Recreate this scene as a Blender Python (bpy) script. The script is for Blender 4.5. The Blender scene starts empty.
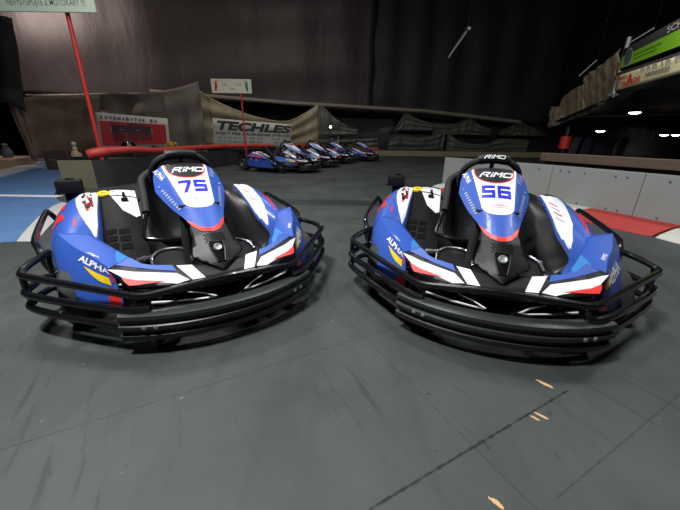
import bpy, bmesh, math, random
from mathutils import Vector, Matrix, Euler
random.seed(7)
PI = math.pi
SC = bpy.context.scene
COL = SC.collection

# ------------------------------------------------------------------ camera numbers
F_PX, PITCH, ROLL, CAM_H = 316.07, 0.35701, 0.01529, 0.8232
_c, _s = math.cos(PITCH), math.sin(PITCH)
_fw = Vector((0, _c, -_s)); _u0 = Vector((0, _s, _c)); _r0 = Vector((1, 0, 0))
_cr, _sr = math.cos(ROLL), math.sin(ROLL)
C_RT = _r0 * _cr + _u0 * _sr
C_UP = _u0 * _cr - _r0 * _sr
C_LOC = Vector((0, 0, CAM_H))


def ray(u, v):
    return _fw + C_RT * ((u - 340) / F_PX) - C_UP * ((v - 255) / F_PX)


def at(u, v, Y):
    d = ray(u, v)
    return C_LOC + d * (Y / d.y)


def gr(u, v, z=0.0):
    d = ray(u, v)
    return C_LOC + d * ((z - CAM_H) / d.z)


# ------------------------------------------------------------------ materials
MATS = {}


def srgb(r, g, b):
    def f(c):
        c /= 255.0
        return c / 12.92 if c <= 0.04045 else ((c + 0.055) / 1.055) ** 2.4
    return (f(r), f(g), f(b), 1.0)


def mat(name, col, rough=0.5, metal=0.0, noise=0.0, nscale=20.0, bump=0.0, emit=0.0, coat=0.0, spec=0.5, stretch=None):
    if name in MATS:
        return MATS[name]
    m = bpy.data.materials.new(name)
    m.use_nodes = True
    nt = m.node_tree
    b = nt.nodes['Principled BSDF']
    b.inputs['Base Color'].default_value = col
    b.inputs['Roughness'].default_value = rough
    b.inputs['Metallic'].default_value = metal
    b.inputs['Specular IOR Level'].default_value = spec
    b.inputs['Coat Weight'].default_value = coat
    if emit:
        b.inputs['Emission Color'].default_value = col
        b.inputs['Emission Strength'].default_value = emit
    if noise or bump:
        tc = nt.nodes.new('ShaderNodeTexCoord')
        mp = nt.nodes.new('ShaderNodeMapping')
        nt.links.new(tc.outputs['Object'], mp.inputs['Vector'])
        if stretch:
            mp.inputs['Scale'].default_value = stretch
        n = nt.nodes.new('ShaderNodeTexNoise')
        n.inputs['Scale'].default_value = nscale
        n.inputs['Detail'].default_value = 6
        nt.links.new(mp.outputs['Vector'], n.inputs['Vector'])
        if noise:
            mx = nt.nodes.new('ShaderNodeMix')
            mx.data_type = 'RGBA'
            mx.inputs['A'].default_value = tuple(max(0, c * (1 - noise)) for c in col[:3]) + (1,)
            mx.inputs['B'].default_value = tuple(min(1, c * (1 + noise)) for c in col[:3]) + (1,)
            nt.links.new(n.outputs['Fac'], mx.inputs['Factor'])
            nt.links.new(mx.outputs['Result'], b.inputs['Base Color'])
        if bump:
            bp = nt.nodes.new('ShaderNodeBump')
            bp.inputs['Strength'].default_value = bump
            bp.inputs['Distance'].default_value = 0.02
            nt.links.new(n.outputs['Fac'], bp.inputs['Height'])
            nt.links.new(bp.outputs['Normal'], b.inputs['Normal'])
    MATS[name] = m
    return m


BLUE = mat('kart_blue', srgb(50, 86, 172), 0.4, noise=0.06, nscale=6, coat=0.12, spec=.4)
BLUE2 = mat('kart_light_blue', srgb(56, 124, 190), 0.4, coat=0.1)
WHITE = mat('kart_white', srgb(232, 232, 236), 0.35, noise=0.03, nscale=8, coat=0.2)
RED = mat('kart_red', srgb(225, 48, 38), 0.35, noise=0.05)
YEL = mat('kart_yellow', srgb(240, 205, 30), 0.4)
BLK = mat('plastic_black', srgb(24, 24, 27), 0.45, noise=0.15, nscale=30, spec=.3)
BLKG = mat('plastic_gloss_black', srgb(14, 14, 16), 0.2, coat=0.4)
BLKM = mat('matte_black', srgb(18, 18, 20), 0.6, noise=0.2, nscale=50, spec=.3)
TUBE = mat('tube_black', srgb(16, 16, 19), 0.25, noise=0.2, nscale=25, coat=0.3)
BUMP = mat('bumper_rubber', srgb(40, 43, 42), 0.36, noise=0.25, nscale=18, bump=0.05)
FOAM = mat('foam_black', srgb(30, 30, 32), 0.75, bump=0.2, nscale=120)
RUB = mat('tyre_rubber', srgb(36, 38, 36), 0.75, noise=0.2, nscale=60)
RIM = mat('wheel_rim', srgb(170, 168, 160), 0.4, 0.3)
CHR = mat('bright_steel', srgb(200, 200, 205), 0.22, 0.9)
SIL = mat('silver_knob', srgb(165, 168, 165), 0.35, 0.5)
DIGIT = mat('digit_blue', srgb(25, 32, 190), 0.35)
GREYT = mat('letter_grey', srgb(150, 160, 190), 0.4)
MESHB = mat('grille_black', srgb(5, 5, 6), 0.7, spec=.08)
COVB = mat('cover_black', srgb(13, 13, 15), .5, noise=.2, nscale=25, spec=.10)


# ------------------------------------------------------------------ helpers
def tag(o, label=None, cat=None, group=None, kind=None):
    if label: o['label'] = label
    if cat: o['category'] = cat
    if group: o['group'] = group
    if kind: o['kind'] = kind
    return o


def empty(name, loc=(0, 0, 0), rz=0.0):
    o = bpy.data.objects.new(name, None)
    COL.objects.link(o)
    o.location = loc
    o.rotation_euler = (0, 0, rz)
    o.empty_display_size = 0.1
    return o


class MB:
    """collects geometry in one bmesh; flip=True reads (x right when facing the kart, y forward, z up)"""

    def __init__(self, flip=False):
        self.bm = bmesh.new()
        self.flip = flip
        self.mats = []

    def mi(self, m):
        if m not in self.mats:
            self.mats.append(m)
        return self.mats.index(m)

    def v(self, p):
        return self.bm.verts.new((-p[0] if self.flip else p[0], p[1], p[2]))

    def face(self, pts, m):
        f = self.bm.faces.new([self.v(p) for p in pts])
        f.material_index = self.mi(m)
        return f

    def grid(self, rows, m, closed=False, caps=False):
        k = self.mi(m)
        vs = [[self.v(p) for p in r] for r in rows]
        n = len(rows[0])
        for i in range(len(rows) - 1):
            for j in range(n if closed else n - 1):
                q = (vs[i][j], vs[i][(j + 1) % n], vs[i + 1][(j + 1) % n], vs[i + 1][j])
                try:
                    f = self.bm.faces.new(q)
                    f.material_index = k
                except ValueError:
                    pass
        if caps:
            for r in (vs[0], vs[-1]):
                try:
                    f = self.bm.faces.new(r)
                    f.material_index = k
                except ValueError:
                    pass
        return vs

    def tube(self, pts, r, m, n=10, fil=0.0, close=False, caps=True):
        P = [Vector(p) for p in pts]
        if fil:
            P = fillet(P, fil)
        if close:
            ring_pts = P
            T = [(P[(i + 1) % len(P)] - P[i - 1]).normalized() for i in range(len(P))]
        else:
            ring_pts = P
            T = [(P[min(i + 1, len(P) - 1)] - P[max(i - 1, 0)]).normalized() for i in range(len(P))]
        up = Vector((0, 0, 1)) if abs(T[0].z) < 0.9 else Vector((1, 0, 0))
        N = (up - T[0] * up.dot(T[0])).normalized()
        rows = []
        for i, p in enumerate(ring_pts):
            N = (N - T[i] * N.dot(T[i])).normalized()
            B = T[i].cross(N)
            rr = r[i] if isinstance(r, (list, tuple)) else r
            rows.append([p + (N * math.cos(a) + B * math.sin(a)) * rr for a in [2 * PI * k / n for k in range(n)]])
        if close:
            rows.append(rows[0])
        self.grid(rows, m, closed=True, caps=caps and not close)

    def box(self, c, s, m, rz=0.0, rx=0.0, bev=0.0):
        R = Euler((rx, 0, rz)).to_matrix()
        tmp = bmesh.new()
        bmesh.ops.create_cube(tmp, size=1.0)
        for v in tmp.verts:
            v.co = Vector((v.co.x * s[0], v.co.y * s[1], v.co.z * s[2]))
        if bev:
            bmesh.ops.bevel(tmp, geom=list(tmp.edges), offset=bev, segments=2, affect='EDGES', profile=0.6)
        self.absorb(tmp, m, lambda q: Vector(c) + R @ q)

    def absorb(self, tmp, m, fn):
        k = self.mi(m)
        mp = {}
        for v in tmp.verts:
            mp[v] = self.v(fn(v.co.copy()))
        for f in tmp.faces:
            try:
                g = self.bm.faces.new([mp[v] for v in f.verts])
                g.material_index = k
            except ValueError:
                pass
        tmp.free()

    def lathe(self, prof, c, axis, m, n=24):
        """prof: (radius, along) pairs; axis: unit vector"""
        A = Vector(axis).normalized()
        U = Vector((0, 0, 1)) if abs(A.z) < 0.9 else Vector((1, 0, 0))
        U = (U - A * U.dot(A)).normalized()
        W = A.cross(U)
        rows = []
        for r, h in prof:
            rows.append([Vector(c) + A * h + (U * math.cos(2 * PI * k / n) + W * math.sin(2 * PI * k / n)) * max(r, 1e-4) for k in range(n)])
        self.grid(rows, m, closed=True, caps=True)

    def sticker(self, polys, F, m, off=0.0015, step=0.03, side=1):
        """polygons in (u,v) cut along a grid and laid on surface F(u,v)"""
        tmp = bmesh.new()
        for p in polys:
            if len(p) < 3: continue
            tmp.faces.new([tmp.verts.new((q[0], q[1], 0)) for q in p])
        self.lay(tmp, F, m, off, step, side)

    def lay(self, tmp, F, m, off=0.0015, step=0.03, side=1):
        bmesh.ops.triangulate(tmp, faces=list(tmp.faces))
        if step:
            for ax in (0, 1):
                lo = min(v.co[ax] for v in tmp.verts); hi = max(v.co[ax] for v in tmp.verts)
                k = math.ceil(lo / step)
                while k * step < hi:
                    co = Vector((0, 0, 0)); co[ax] = k * step
                    no = Vector((0, 0, 0)); no[ax] = 1
                    bmesh.ops.bisect_plane(tmp, geom=list(tmp.verts) + list(tmp.edges) + list(tmp.faces), plane_co=co, plane_no=no, dist=1e-6)
                    k += 1
        h = 0.004

        def fn(q):
            p = Vector(F(q.x, q.y))
            if off:
                du = Vector(F(q.x + h, q.y)) - Vector(F(q.x - h, q.y))
                dv = Vector(F(q.x, q.y + h)) - Vector(F(q.x, q.y - h))
                n = du.cross(dv)
                if n.length > 1e-9:
                    p += n.normalized() * off * (side if isinstance(side, (int, float)) else (1 if n.dot(Vector(side)) > 0 else -1))
            return p
        self.absorb(tmp, m, fn)

    def build(self, name, parent=None, smooth=True, ang=35, bevel=0.0, solid=0.0, recalc=True, merge=0.0):
        bm = self.bm
        if merge:
            bmesh.ops.remove_doubles(bm, verts=list(bm.verts), dist=merge)
        if recalc:
            bmesh.ops.recalc_face_normals(bm, faces=list(bm.faces))
        if smooth:
            for f in bm.faces:
                f.smooth = True
            for e in bm.edges:
                if len(e.link_faces) == 2 and e.calc_face_angle(0) > math.radians(ang):
                    e.smooth = False
        me = bpy.data.meshes.new(name)
        bm.to_mesh(me)
        bm.free()
        for m in self.mats:
            me.materials.append(m)
        o = bpy.data.objects.new(name, me)
        COL.objects.link(o)
        if parent: o.parent = parent
        if solid:
            md = o.modifiers.new('thickness', 'SOLIDIFY')
            md.thickness = solid
            md.offset = -1
        if bevel:
            md = o.modifiers.new('edge', 'BEVEL')
            md.width = bevel
            md.segments = 2
            md.limit_method = 'ANGLE'
            md.angle_limit = math.radians(40)
        return o


def fillet(P, rad, n=5):
    out = [P[0]]
    for i in range(1, len(P) - 1):
        a, b, c = P[i - 1], P[i], P[i + 1]
        d1, d2 = (a - b), (c - b)
        r = min(rad, d1.length * 0.45, d2.length * 0.45)
        p1 = b + d1.normalized() * r
        p2 = b + d2.normalized() * r
        for k in range(n + 1):
            t = k / n
            out.append(p1 * (1 - t) ** 2 + b * 2 * t * (1 - t) + p2 * t * t)
    out.append(P[-1])
    return out


def smoothline(pts, n=6):
    P = [Vector(p) for p in pts]
    out = []
    for i in range(len(P) - 1):
        p0 = P[max(i - 1, 0)]; p1 = P[i]; p2 = P[i + 1]; p3 = P[min(i + 2, len(P) - 1)]
        for k in range(n):
            t = k / n
            out.append(0.5 * ((2 * p1) + (p2 - p0) * t + (2 * p0 - 5 * p1 + 4 * p2 - p3) * t * t + (3 * p1 - p0 - 3 * p2 + p3) * t ** 3))
    out.append(P[-1])
    return out


def lerp_tab(tab, s):
    if s <= tab[0][0]: return tab[0][1]
    for (a, p), (b, q) in zip(tab, tab[1:]):
        if s <= b:
            t = (s - a) / (b - a)
            return p + (q - p) * t
    return tab[-1][1]


_txt = {}


def text_bm(s, bold=0.0):
    """lettering as a flat triangle mesh: unit cap height, starts at x=0; returns (bmesh, width)"""
    cu = bpy.data.curves.new('lettering', 'FONT')
    cu.body = s
    cu.size = 1.0
    cu.offset = bold
    cu.resolution_u = 3
    o = bpy.data.objects.new('lettering', cu)
    COL.objects.link(o)
    dg = bpy.context.evaluated_depsgraph_get()
    dg.update()
    me = o.evaluated_get(dg).to_mesh()
    bm = bmesh.new()
    bm.from_mesh(me)
    o.evaluated_get(dg).to_mesh_clear()
    bpy.data.objects.remove(o)
    bpy.data.curves.remove(cu)
    bmesh.ops.remove_doubles(bm, verts=list(bm.verts), dist=1e-5)
    xs = [v.co.x for v in bm.verts]
    x0 = min(xs)
    for v in bm.verts:
        v.co.x -= x0
        v.co.y /= 0.73
        v.co.x /= 0.73
        v.co.z = 0
    return bm, max(v.co.x for v in bm.verts)


def lay_text(mb, s, F, origin, ux, uy, height, width, m, off=0.002, bold=0.0, shear=0.0, step=0.03, side=1, centre=True):
    """lettering in the surface's own (u,v): ux / uy unit directions in uv, total width given"""
    bm, w = text_bm(s, bold)
    k = width / w
    for v in bm.verts:
        x = v.co.x * k + v.co.y * height * shear
        y = v.co.y * height
        if centre: x -= width / 2; y -= height / 2
        v.co = Vector((origin[0] + ux[0] * x + uy[0] * y, origin[1] + ux[1] * x + uy[1] * y, 0))
    mb.lay(bm, F, m, off, step, side)


def planeF(o, ux, uy):
    o = Vector(o); ux = Vector(ux).normalized(); uy = Vector(uy).normalized()
    return lambda u, v: o + ux * u + uy * v


def rect(x0, y0, x1, y1):
    return [(x0, y0), (x1, y0), (x1, y1), (x0, y1)]


def tri(v):
    return [(-p[0],) + tuple(p[1:]) for p in v]


# ------------------------------------------------------------------ the kart
# local frame while modelling: x to the right when you stand in front of the kart, y forward, z up
def sgn(s, pts):
    return [(p[0] * s, p[1], p[2]) for p in pts]


def nose_z(x, y):
    return 0.303 - 0.52 * (y - 0.82) - 0.16 * x * x


def NOSE(x, y):
    return (x, y, nose_z(x, y))


# steering fairing: centre profile by arc length
_FC = [(0.0, (0.150, 0.694)), (0.069, (0.228, 0.662)), (0.26, (0.40, 0.580)), (0.458, (0.577, 0.492)), (0.637, (0.737, 0.411)),
       (0.70, (0.788, 0.373)), (0.75, (0.828, 0.343)), (0.80, (0.864, 0.308)), (0.845, (0.890, 0.272))]
_FCv = [(s, Vector(p)) for s, p in _FC]
_FA = [(0, 0.122), (0.069, 0.113), (0.40, 0.07), (0.637, 0.042), (0.87, 0.03)]
_FB = [(-0.03, 0.10), (0, 0.128), (0.06, 0.152), (0.12, 0.165), (0.22, 0.172), (0.32, 0.148), (0.458, 0.104), (0.54, 0.079), (0.59, 0.078), (0.64, 0.085), (0.74, 0.110), (0.87, 0.11)]
_FD = [(0, 0.02), (0.22, 0.05), (0.40, 0.038), (0.50, .016), (0.56, 0.008), (0.7, 0.014), (0.87, 0.016)]


def FAIR(x, s):
    c = lerp_tab(_FCv, s)
    d = (lerp_tab(_FCv, s + 0.02) - lerp_tab(_FCv, s - 0.02))
    if d.length < 1e-6: d = Vector((0.8, -0.5))
    d.normalize()
    nn = Vector((-d.y, d.x))  # outward (forward/up)
    if nn.y < 0: nn = -nn
    a = lerp_tab(_FA, s); b = lerp_tab(_FB, s); dd = lerp_tab(_FD, s)
    ax = abs(x)
    drop = 0.008 * min(1, ax / a) ** 2
    if ax > a: drop += dd * (ax - a) / max(b - a, 0.01)
    p = c - nn * drop
    return (x, p.x, p.y)


def fair_outline(s0, s1, n=16, inset=0.0, rev_mid=None):
    L = []
    for i in range(n + 1):
        s = s0 + (s1 - s0) * i / n
        L.append((lerp_tab(_FB, s) - inset, s))
    return L


POD_Y = [-0.60, -0.50, -0.25, 0.0, 0.22, 0.40]
POD_S = [
    [(.46, .12), (.47, .36), (.505, .405), (.565, .395), (.635, .345), (.675, .27), (.675, .12)],
    [(.44, .12), (.45, .405), (.495, .445), (.57, .43), (.65, .375), (.70, .28), (.70, .12)],
    [(.44, .10), (.455, .345), (.495, .39), (.575, .39), (.66, .35), (.71, .26), (.71, .10)],
    [(.44, .10), (.465, .235), (.50, .29), (.565, .325), (.635, .315), (.69, .24), (.69, .10)],
    [(.46, .10), (.50, .14), (.525, .19), (.56, .245), (.61, .25), (.65, .20), (.65, .10)],
    [(.50, .10), (.52, .12), (.54, .15), (.56, .18), (.59, .19), (.62, .16), (.62, .10)]]


def _cr1(p0, p1, p2, p3, t):
    return 0.5 * ((2 * p1) + (p2 - p0) * t + (2 * p0 - 5 * p1 + 4 * p2 - p3) * t * t + (3 * p1 - p0 - 3 * p2 + p3) * t ** 3)


def pod_at(sec, t):
    S = [Vector(q) for q in sec]
    t = max(0, min(len(S) - 1.001, t)); i = int(t); f = t - i
    return _cr1(S[max(i - 1, 0)], S[i], S[i + 1], S[min(i + 2, len(S) - 1)], f)


def POD(sign):
    def F(t, y):
        yy = max(POD_Y[0], min(POD_Y[-1] - 1e-4, y))
        for i in range(len(POD_Y) - 1):
            if yy <= POD_Y[i + 1]: break
        f = (yy - POD_Y[i]) / (POD_Y[i + 1] - POD_Y[i])
        a = [pod_at(POD_S[k], t) for k in (max(i - 1, 0), i, i + 1, min(i + 2, len(POD_Y) - 1))]
        q = _cr1(a[0], a[1], a[2], a[3], f)
        return (sign * q.x, y, q.y)
    return F


FL_IN = [(.472, .350, .367), (.40, .50, .337), (.33, .63, .308), (.272, .712, .285)]
FL_OUT = [(.605, .285, .379), (.53, .475, .351), (.465, .60, .333), (.405, .745, .315)]


def _poly3(P, t):
    P = [Vector(p) for p in P]
    t = max(0.0, min(1.0, t)) * (len(P) - 1)
    i = min(int(t), len(P) - 2)
    return _cr1(P[max(i - 1, 0)], P[i], P[i + 1], P[min(i + 2, len(P) - 1)], t - i)


FL_LOW = [(.622, .292, .350), (.622, .41, .262), (.585, .56, .17), (.50, .70, .15), (.385, .815, .17)]
FL_OUT2 = FL_OUT


def FTOP(sign):
    def F(u, v):
        p = _poly3(FL_IN, v) * (1 - u) + _poly3(FL_OUT, v) * u
        p.z += 0.004 * math.sin(PI * max(0, min(1, u)))
        return (sign * p.x, p.y, p.z)
    return F


def FSIDE(sign):
    def F(u, v):
        p = _poly3(FL_OUT2, v) * (1 - u) + _poly3(FL_LOW, v) * u
        b = 0.012 * math.sin(PI * max(0, min(1, u))) * math.sin(PI * max(0, min(1, v)))
        return (sign * (p.x + b * 0.8), p.y + b * 0.5, p.z)
    return F


def make_wheel(parent, x, y, R, w, name='wheel'):
    s = 1 if x > 0 else -1
    t = MB(True)
    hw = w / 2
    t.lathe([(R * .55, -hw), (R * .9, -hw), (R * .985, -hw * .8), (R, -hw * .45), (R, hw * .45), (R * .985, hw * .8), (R * .9, hw), (R * .55, hw)], (x, y, R), (1, 0, 0), RUB, 28)
    o = t.build(name, parent)
    h = MB(True)
    h.lathe([(R * .56, -hw * .95), (R * .56, hw * .95 * 1)], (x, y, R), (1, 0, 0), RIM, 24)
    h.lathe([(R * .5, 0), (R * .5, hw * 1.02), (R * .38, hw * .8), (R * .22, hw * .8), (R * .2, hw * 1.15), (R * .05, hw * 1.15)], (x, y, R), (s, 0, 0), RIM, 24)
    h.build('hub', o)
    return o


def digit_polys(ch, t=0.24):
    H = 1.0
    if ch == '5':
        return [rect(0, H - t, 1, H), rect(0, .5 - t / 2, t, H - t), rect(t, .5 - t / 2, 1, .5 + t / 2), rect(1 - t, 0, 1, .5 - t / 2), rect(0, 0, 1 - t, t)]
    if ch == '6':
        return [rect(0, H - t, 1, H), rect(0, 0, t, H - t), rect(t, .5 - t / 2, 1, .5 + t / 2), rect(1 - t, t, 1, .5 - t / 2), rect(t, 0, 1, t)]
    if ch == '7':
        return [[(0, H - t), (1, H - t), (1, H), (0, H)], [(.30, 0), (.58, 0), (1, H - t), (.70, H - t)]]


def logo_polys():
    """slanted wide block lettering R i M O, unit height, about 4.4 wide"""
    t = .22
    P = []
    # R
    P += [rect(0, 0, t, .55), [(0, .55), (t, .55), (.5, 1), (.2, 1)], rect(.5, 1 - t, 1.15, 1), [(1.15, 1), (1.3, .8), (1.05, .45), (.85, .45), (1.0, .78)], rect(.35, .38, 1.0, .38 + t * .8), [(.7, .38), (1.0, .38), (1.3, 0), (1.0, 0)]]
    x = 1.45
    P += [rect(x, 0, x + t, .62), rect(x, .76, x + t, .95)]
    x = 1.8
    P += [rect(x, 0, x + t, 1), [(x + t, 1), (x + t, .7), (x + .55, .35), (x + .55, .65)], [(x + .55, .65), (x + .55, .35), (x + .9, .7), (x + .9, 1)], rect(x + .9, 0, x + .9 + t, 1)]
    x = 3.05
    P += [rect(x, .12, x + t, .88), rect(x + .1, 1 - t, x + 1.15, 1), rect(x + .1, 0, x + 1.15, t), rect(x + 1.05, .12, x + 1.05 + t, .88)]
    return P, 4.32


def put_polys(mb, polys, w, F, origin, ux, uy, height, width, m, off, shear=0.0, step=0.03, side=1):
    out = []
    for p in polys:
        q = []
        for (x, y) in p:
            X = x / w * width - width / 2 + y * height * shear
            Yv = y * height - height / 2
            q.append((origin[0] + ux[0] * X + uy[0] * Yv, origin[1] + ux[1] * X + uy[1] * Yv))
        out.append(q)
    mb.sticker(out, F, m, off, step, side)


def make_kart(number=None, label='', cat='go kart', group=None, wheel_logo=False):
    root = empty('go_kart')
    tag(root, label, cat, group)
    K = lambda: MB(True)
    # ---- chassis
    m = K()
    m.box((0, .1, .045), (.62, 1.5, .012), BLKM, bev=.003)
    for s in (-1, 1):
        m.tube(sgn(s, [(.32, -.85, .06), (.33, -.1, .06), (.30, .55, .06), (.26, .86, .07)]), .016, TUBE, 10, .08)
        m.tube(sgn(s, [(.33, -.45, .06), (.62, -.4, .07), (.62, .25, .07), (.32, .35, .06)]), .014, TUBE, 10, .06)
        m.box((s * .5, -.1, .085), (.36, .72, .01), BLKM)
        m.tube(sgn(s, [(.28, .48, .075), (.56, .46, .12)]), .018, TUBE, 8)
        m.tube(sgn(s, [(.38, .80, .10), (.24, .84, .10), (.24, .60, .07)]), .013, TUBE, 8, .03)
    m.tube([(-.5, -.68, .14), (.5, -.68, .14)], .018, CHR, 10)
    m.tube([(-.3, .62, .06), (.3, .62, .06)], .014, TUBE)
    m.build('chassis', root)
    # ---- wheels
    for s in (-1, 1):
        make_wheel(root, s * .548, .49, .13, .125)
        make_wheel(root, s * .60, -.74, .142, .19)
    # ---- front bumper
    m = K()
    N = 24
    prof = [(.0, .066), (.022, .069), (.026, .093), (.013, .100), (.014, .114), (.029, .121), (.029, .135), (.016, .142), (.015, .156), (.027, .163), (.024, .177), (.006, .184), (-.03, .184), (-.03, .080)]
    rows = []
    for i in range(N + 1):
        t = -1 + 2 * i / N
        x = .40 * t
        y = 1.0 - .115 * abs(t) ** 2.2
        sl = .115 * 2.2 * abs(t) ** 1.2 / .40 * (1 if t > 0 else -1)
        n = Vector((sl, 1)).normalized()
        zt = 0.0
        rows.append([(x + n.x * d, y + n.y * d, z + (zt if z > .15 else 0)) for d, z in prof])
    m.grid(rows, BUMP, closed=True, caps=True)
    fb = m.build('front_bumper', root)
    for s in (-1, 1):
        for bx in (.294, .332):
            b = K()
            y = 1.0 - .115 * (bx / .40) ** 2.2 + .031
            b.lathe([(.0, 0), (.009, 0), (.009, .003), (.005, .005), (.0, .005)], (s * bx, y, .130), (s * .35, 1, .0), SIL, 10)
            tag(b.build('bumper_bolt', fb), 'bright steel bolt head')
    # lower skid strip under the bumper
    m = K()
    rows = []
    for i in range(N + 1):
        t = -1 + 2 * i / N
        x = .40 * t
        y = .955 - .12 * abs(t) ** 2.2
        rows.append([(x, y, .088), (x, y + .010, .07), (x, y + .002, .05), (x, y - .02, .05), (x, y - .03, .088)])
    m.grid(rows, BLKM, closed=True, caps=True)
    m.build('skid_strip', root)
    # ---- guard rails
    m = K()
    A = [(.31, .915, .238), (.728, .51, .276)]
    hr = [(.655, .28, .290), (.705, .42, .286), (.728, .505, .273), (.32, .915, .240), (.20, .930, .250), (0, .945, .264)]
    m.tube(fillet([Vector(q) for q in sgn(-1, hr) + sgn(1, hr)[::-1][1:]], .045), .0150, TUBE, 10)
    m.build('upper_rail', root)
    for z, zz, nm in ((.187, .19, 'middle_rail'), (.124, .115, 'lower_rail')):
        for s in (-1, 1):
            m = K()
            m.tube(smoothline(sgn(s, [(.56, .28, z), (.675, .32, z), (.716, .42, z), (.722, .51, z), (.60, .665, z * .5 + zz * .5), (.385, .885, zz), (.30, .93, zz)]), 5), .0155, TUBE, 10)
            m.build(nm, root)
    for s in (-1, 1):
        m = K()
        m.tube(smoothline(sgn(s, [(.722, .46, .278), (.728, .465, .23), (.722, .47, .118)]), 4), .013, TUBE, 8)
        m.build('guard_bracket', root)
        m = K()
        m.tube(smoothline(sgn(s, [(.655, .28, .29), (.66, .29, .22), (.65, .30, .115)]), 4), .013, TUBE, 8)
        m.build('guard_bracket', root)
        m = K()
        m.tube(sgn(s, [(.66, .30, .20), (.45, .30, .07)]), .013, TUBE, 8)
        m.build('guard_strut', root)
        m = K()
        m.tube(smoothline(sgn(s, [(.60, .30, .12), (.675, .25, .20), (.70, .20, .285), (.73, .05, .312), (.752, -.48, .338), (.745, -.55, .325), (.715, -.575, .26), (.67, -.56, .15), (.60, -.50, .10)]), 5), .016, TUBE, 10)
        m.build('side_guard', root)
    # ---- nose
    m = K()
    half = [(0, .835), (.12, .823), (.18, .808), (.262, .78), (.295, .765), (.34, .712), (.415, .742), (.366, .825), (.328, .862), (.19, .905), (0, .915)]
    outline = half + [(-x, y) for x, y in reversed(half[1:-1])]
    m.sticker([outline], NOSE, BLK, 0, .04)
    nose = m.build('nose_fairing', root, solid=.012, merge=1e-5)
    m = K()
    top = [(-.40, .76, .30), (-.366, .825, .278), (-.328, .862, .262), (-.19, .905, .252), (0, .915, .252), (.19, .905, .252), (.328, .862, .262), (.366, .825, .278), (.40, .76, .30)]
    rows = [[(x, y - .004, z) for x, y, z in top],
            [(x * .97, y + .004, z - .03) for x, y, z in top],
            [(x * .95, y - .02, z - .06) for x, y, z in top],
            [(x * .98, y + .03, .12) for x, y, z in top],
            [(x, y + .02, .08) for x, y, z in top]]
    m.grid(rows, BLKG)
    m.build('nose_panel', nose, solid=.008)
    for s in (-1, 1):
        g = K()
        P = lambda L: [[(s * x, y) for x, y in L]]
        sd = s  # orientation of the outward side
        side = 1
        g.sticker(P([(.327, .722), (.295, .761), (.262, .78), (.19, .804), (.178, .838), (.267, .80), (.33, .766), (.385, .735), (.34, .716)]), NOSE, BLUE, .0015 * 1, .04)
        tag(g.build('blue_stripe', nose, recalc=False), 'blue strip')
        g = K()
        g.sticker(P([(.176, .811), (.118, .824), (.082, .900), (.131, .896)]), NOSE, WHITE, .0015, .04)
        g.sticker(P([(.414, .746), (.379, .762), (.331, .789), (.254, .811 + .01), (.182, .848), (.143, .893), (.19, .897), (.217, .884), (.325, .838), (.366, .805)]), NOSE, WHITE, .0015, .04)
        tag(g.build('white_stripe', nose, recalc=False), 'white angular stripes')
        g = K()
        g.sticker(P([(.372, .801), (.327, .831), (.217, .876), (.325, .855), (.352, .848), (.366, .823)]), NOSE, RED, .0022, .04)
        tag(g.build('red_stripe', nose, recalc=False), 'red wedge stripe')
        g = K()
        pl = [(.29, .872, .188), (.20, .918, .190), (.09, .957, .192), (.06, .962, .195), (.10, .935, .207), (.175, .90, .220)]
        g.tube(sgn(s, pl), [.006, .005, .005, .005, .003, .002], mat('trim_white', srgb(205, 205, 208), .35), 6)
        tag(g.build('nose_trim', nose), 'thin white outline low on the nose')
    # ---- fenders
    for s in (-1, 1):
        m = K()
        Ft, Fs = FTOP(s), FSIDE(s)
        rows = [[Ft(u / 6, v / 14) for u in range(7)] + [Fs(u / 6, v / 14) for u in range(1, 7)] for v in range(15)]
        m.grid(rows, BLUE)
        fe = m.build('fender', root, ang=24, solid=.008, merge=1e-5)
        st, side = (s * .3, .2, 1), (s, .8, .5)
        g = K()
        # light blue flash
        g.sticker([[(.05, .45), (.35, .62), (.75, .93), (.2, .97), (.05, .8)]], Ft, BLUE2, .0012, .08, st)
        # yellow triangle and red patch on the outer face
        g.sticker([[(.23, .60), (.26, .93), (.45, .94), (.41, .84)]], Fs, YEL, .0018, .08, side)
        g.sticker([[(.03, .965), (.36, .96), (.36, 1.0), (.03, 1.0)]], Fs, RED, .0022, .1, side)
        g.sticker([[(.62, .90), (.95, .88), (.95, 1.0), (.62, 1.0)]], Fs, RED, .0022, .1, side)
        g.build('fender_graphics', fe, recalc=False)
        g = K()
        if s < 0:
            lay_text(g, 'ALPHA', Fs, (.115, .715), (-.03, 1), (-1, -.12), .12, .46, WHITE, .0025, .035, .1, .1, side)
            tag(g.build('fender_lettering', fe, recalc=False), 'white ALPHA lettering')
            g = K()
            put_polys(g, *logo_polys(), Ft, (.93, .60), (-.04, 1), (-.5, .02), .22, .16, WHITE, .0025, .15, .2, st)
        else:
            lay_text(g, 'ALPHA', Fs, (.30, .66), (0, -1), (-1, 0), .24, .40, WHITE, .0025, .03, .1, .1, side)
            tag(g.build('fender_lettering', fe, recalc=False), 'white ALPHA lettering')
            g = K()
            put_polys(g, *logo_polys(), Ft, (.86, .62), (0, -1), (-.5, 0), .30, .17, WHITE, .0025, .15, .2, st)
        tag(g.build('fender_logo', fe, recalc=False), 'small white logo lettering')
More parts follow.
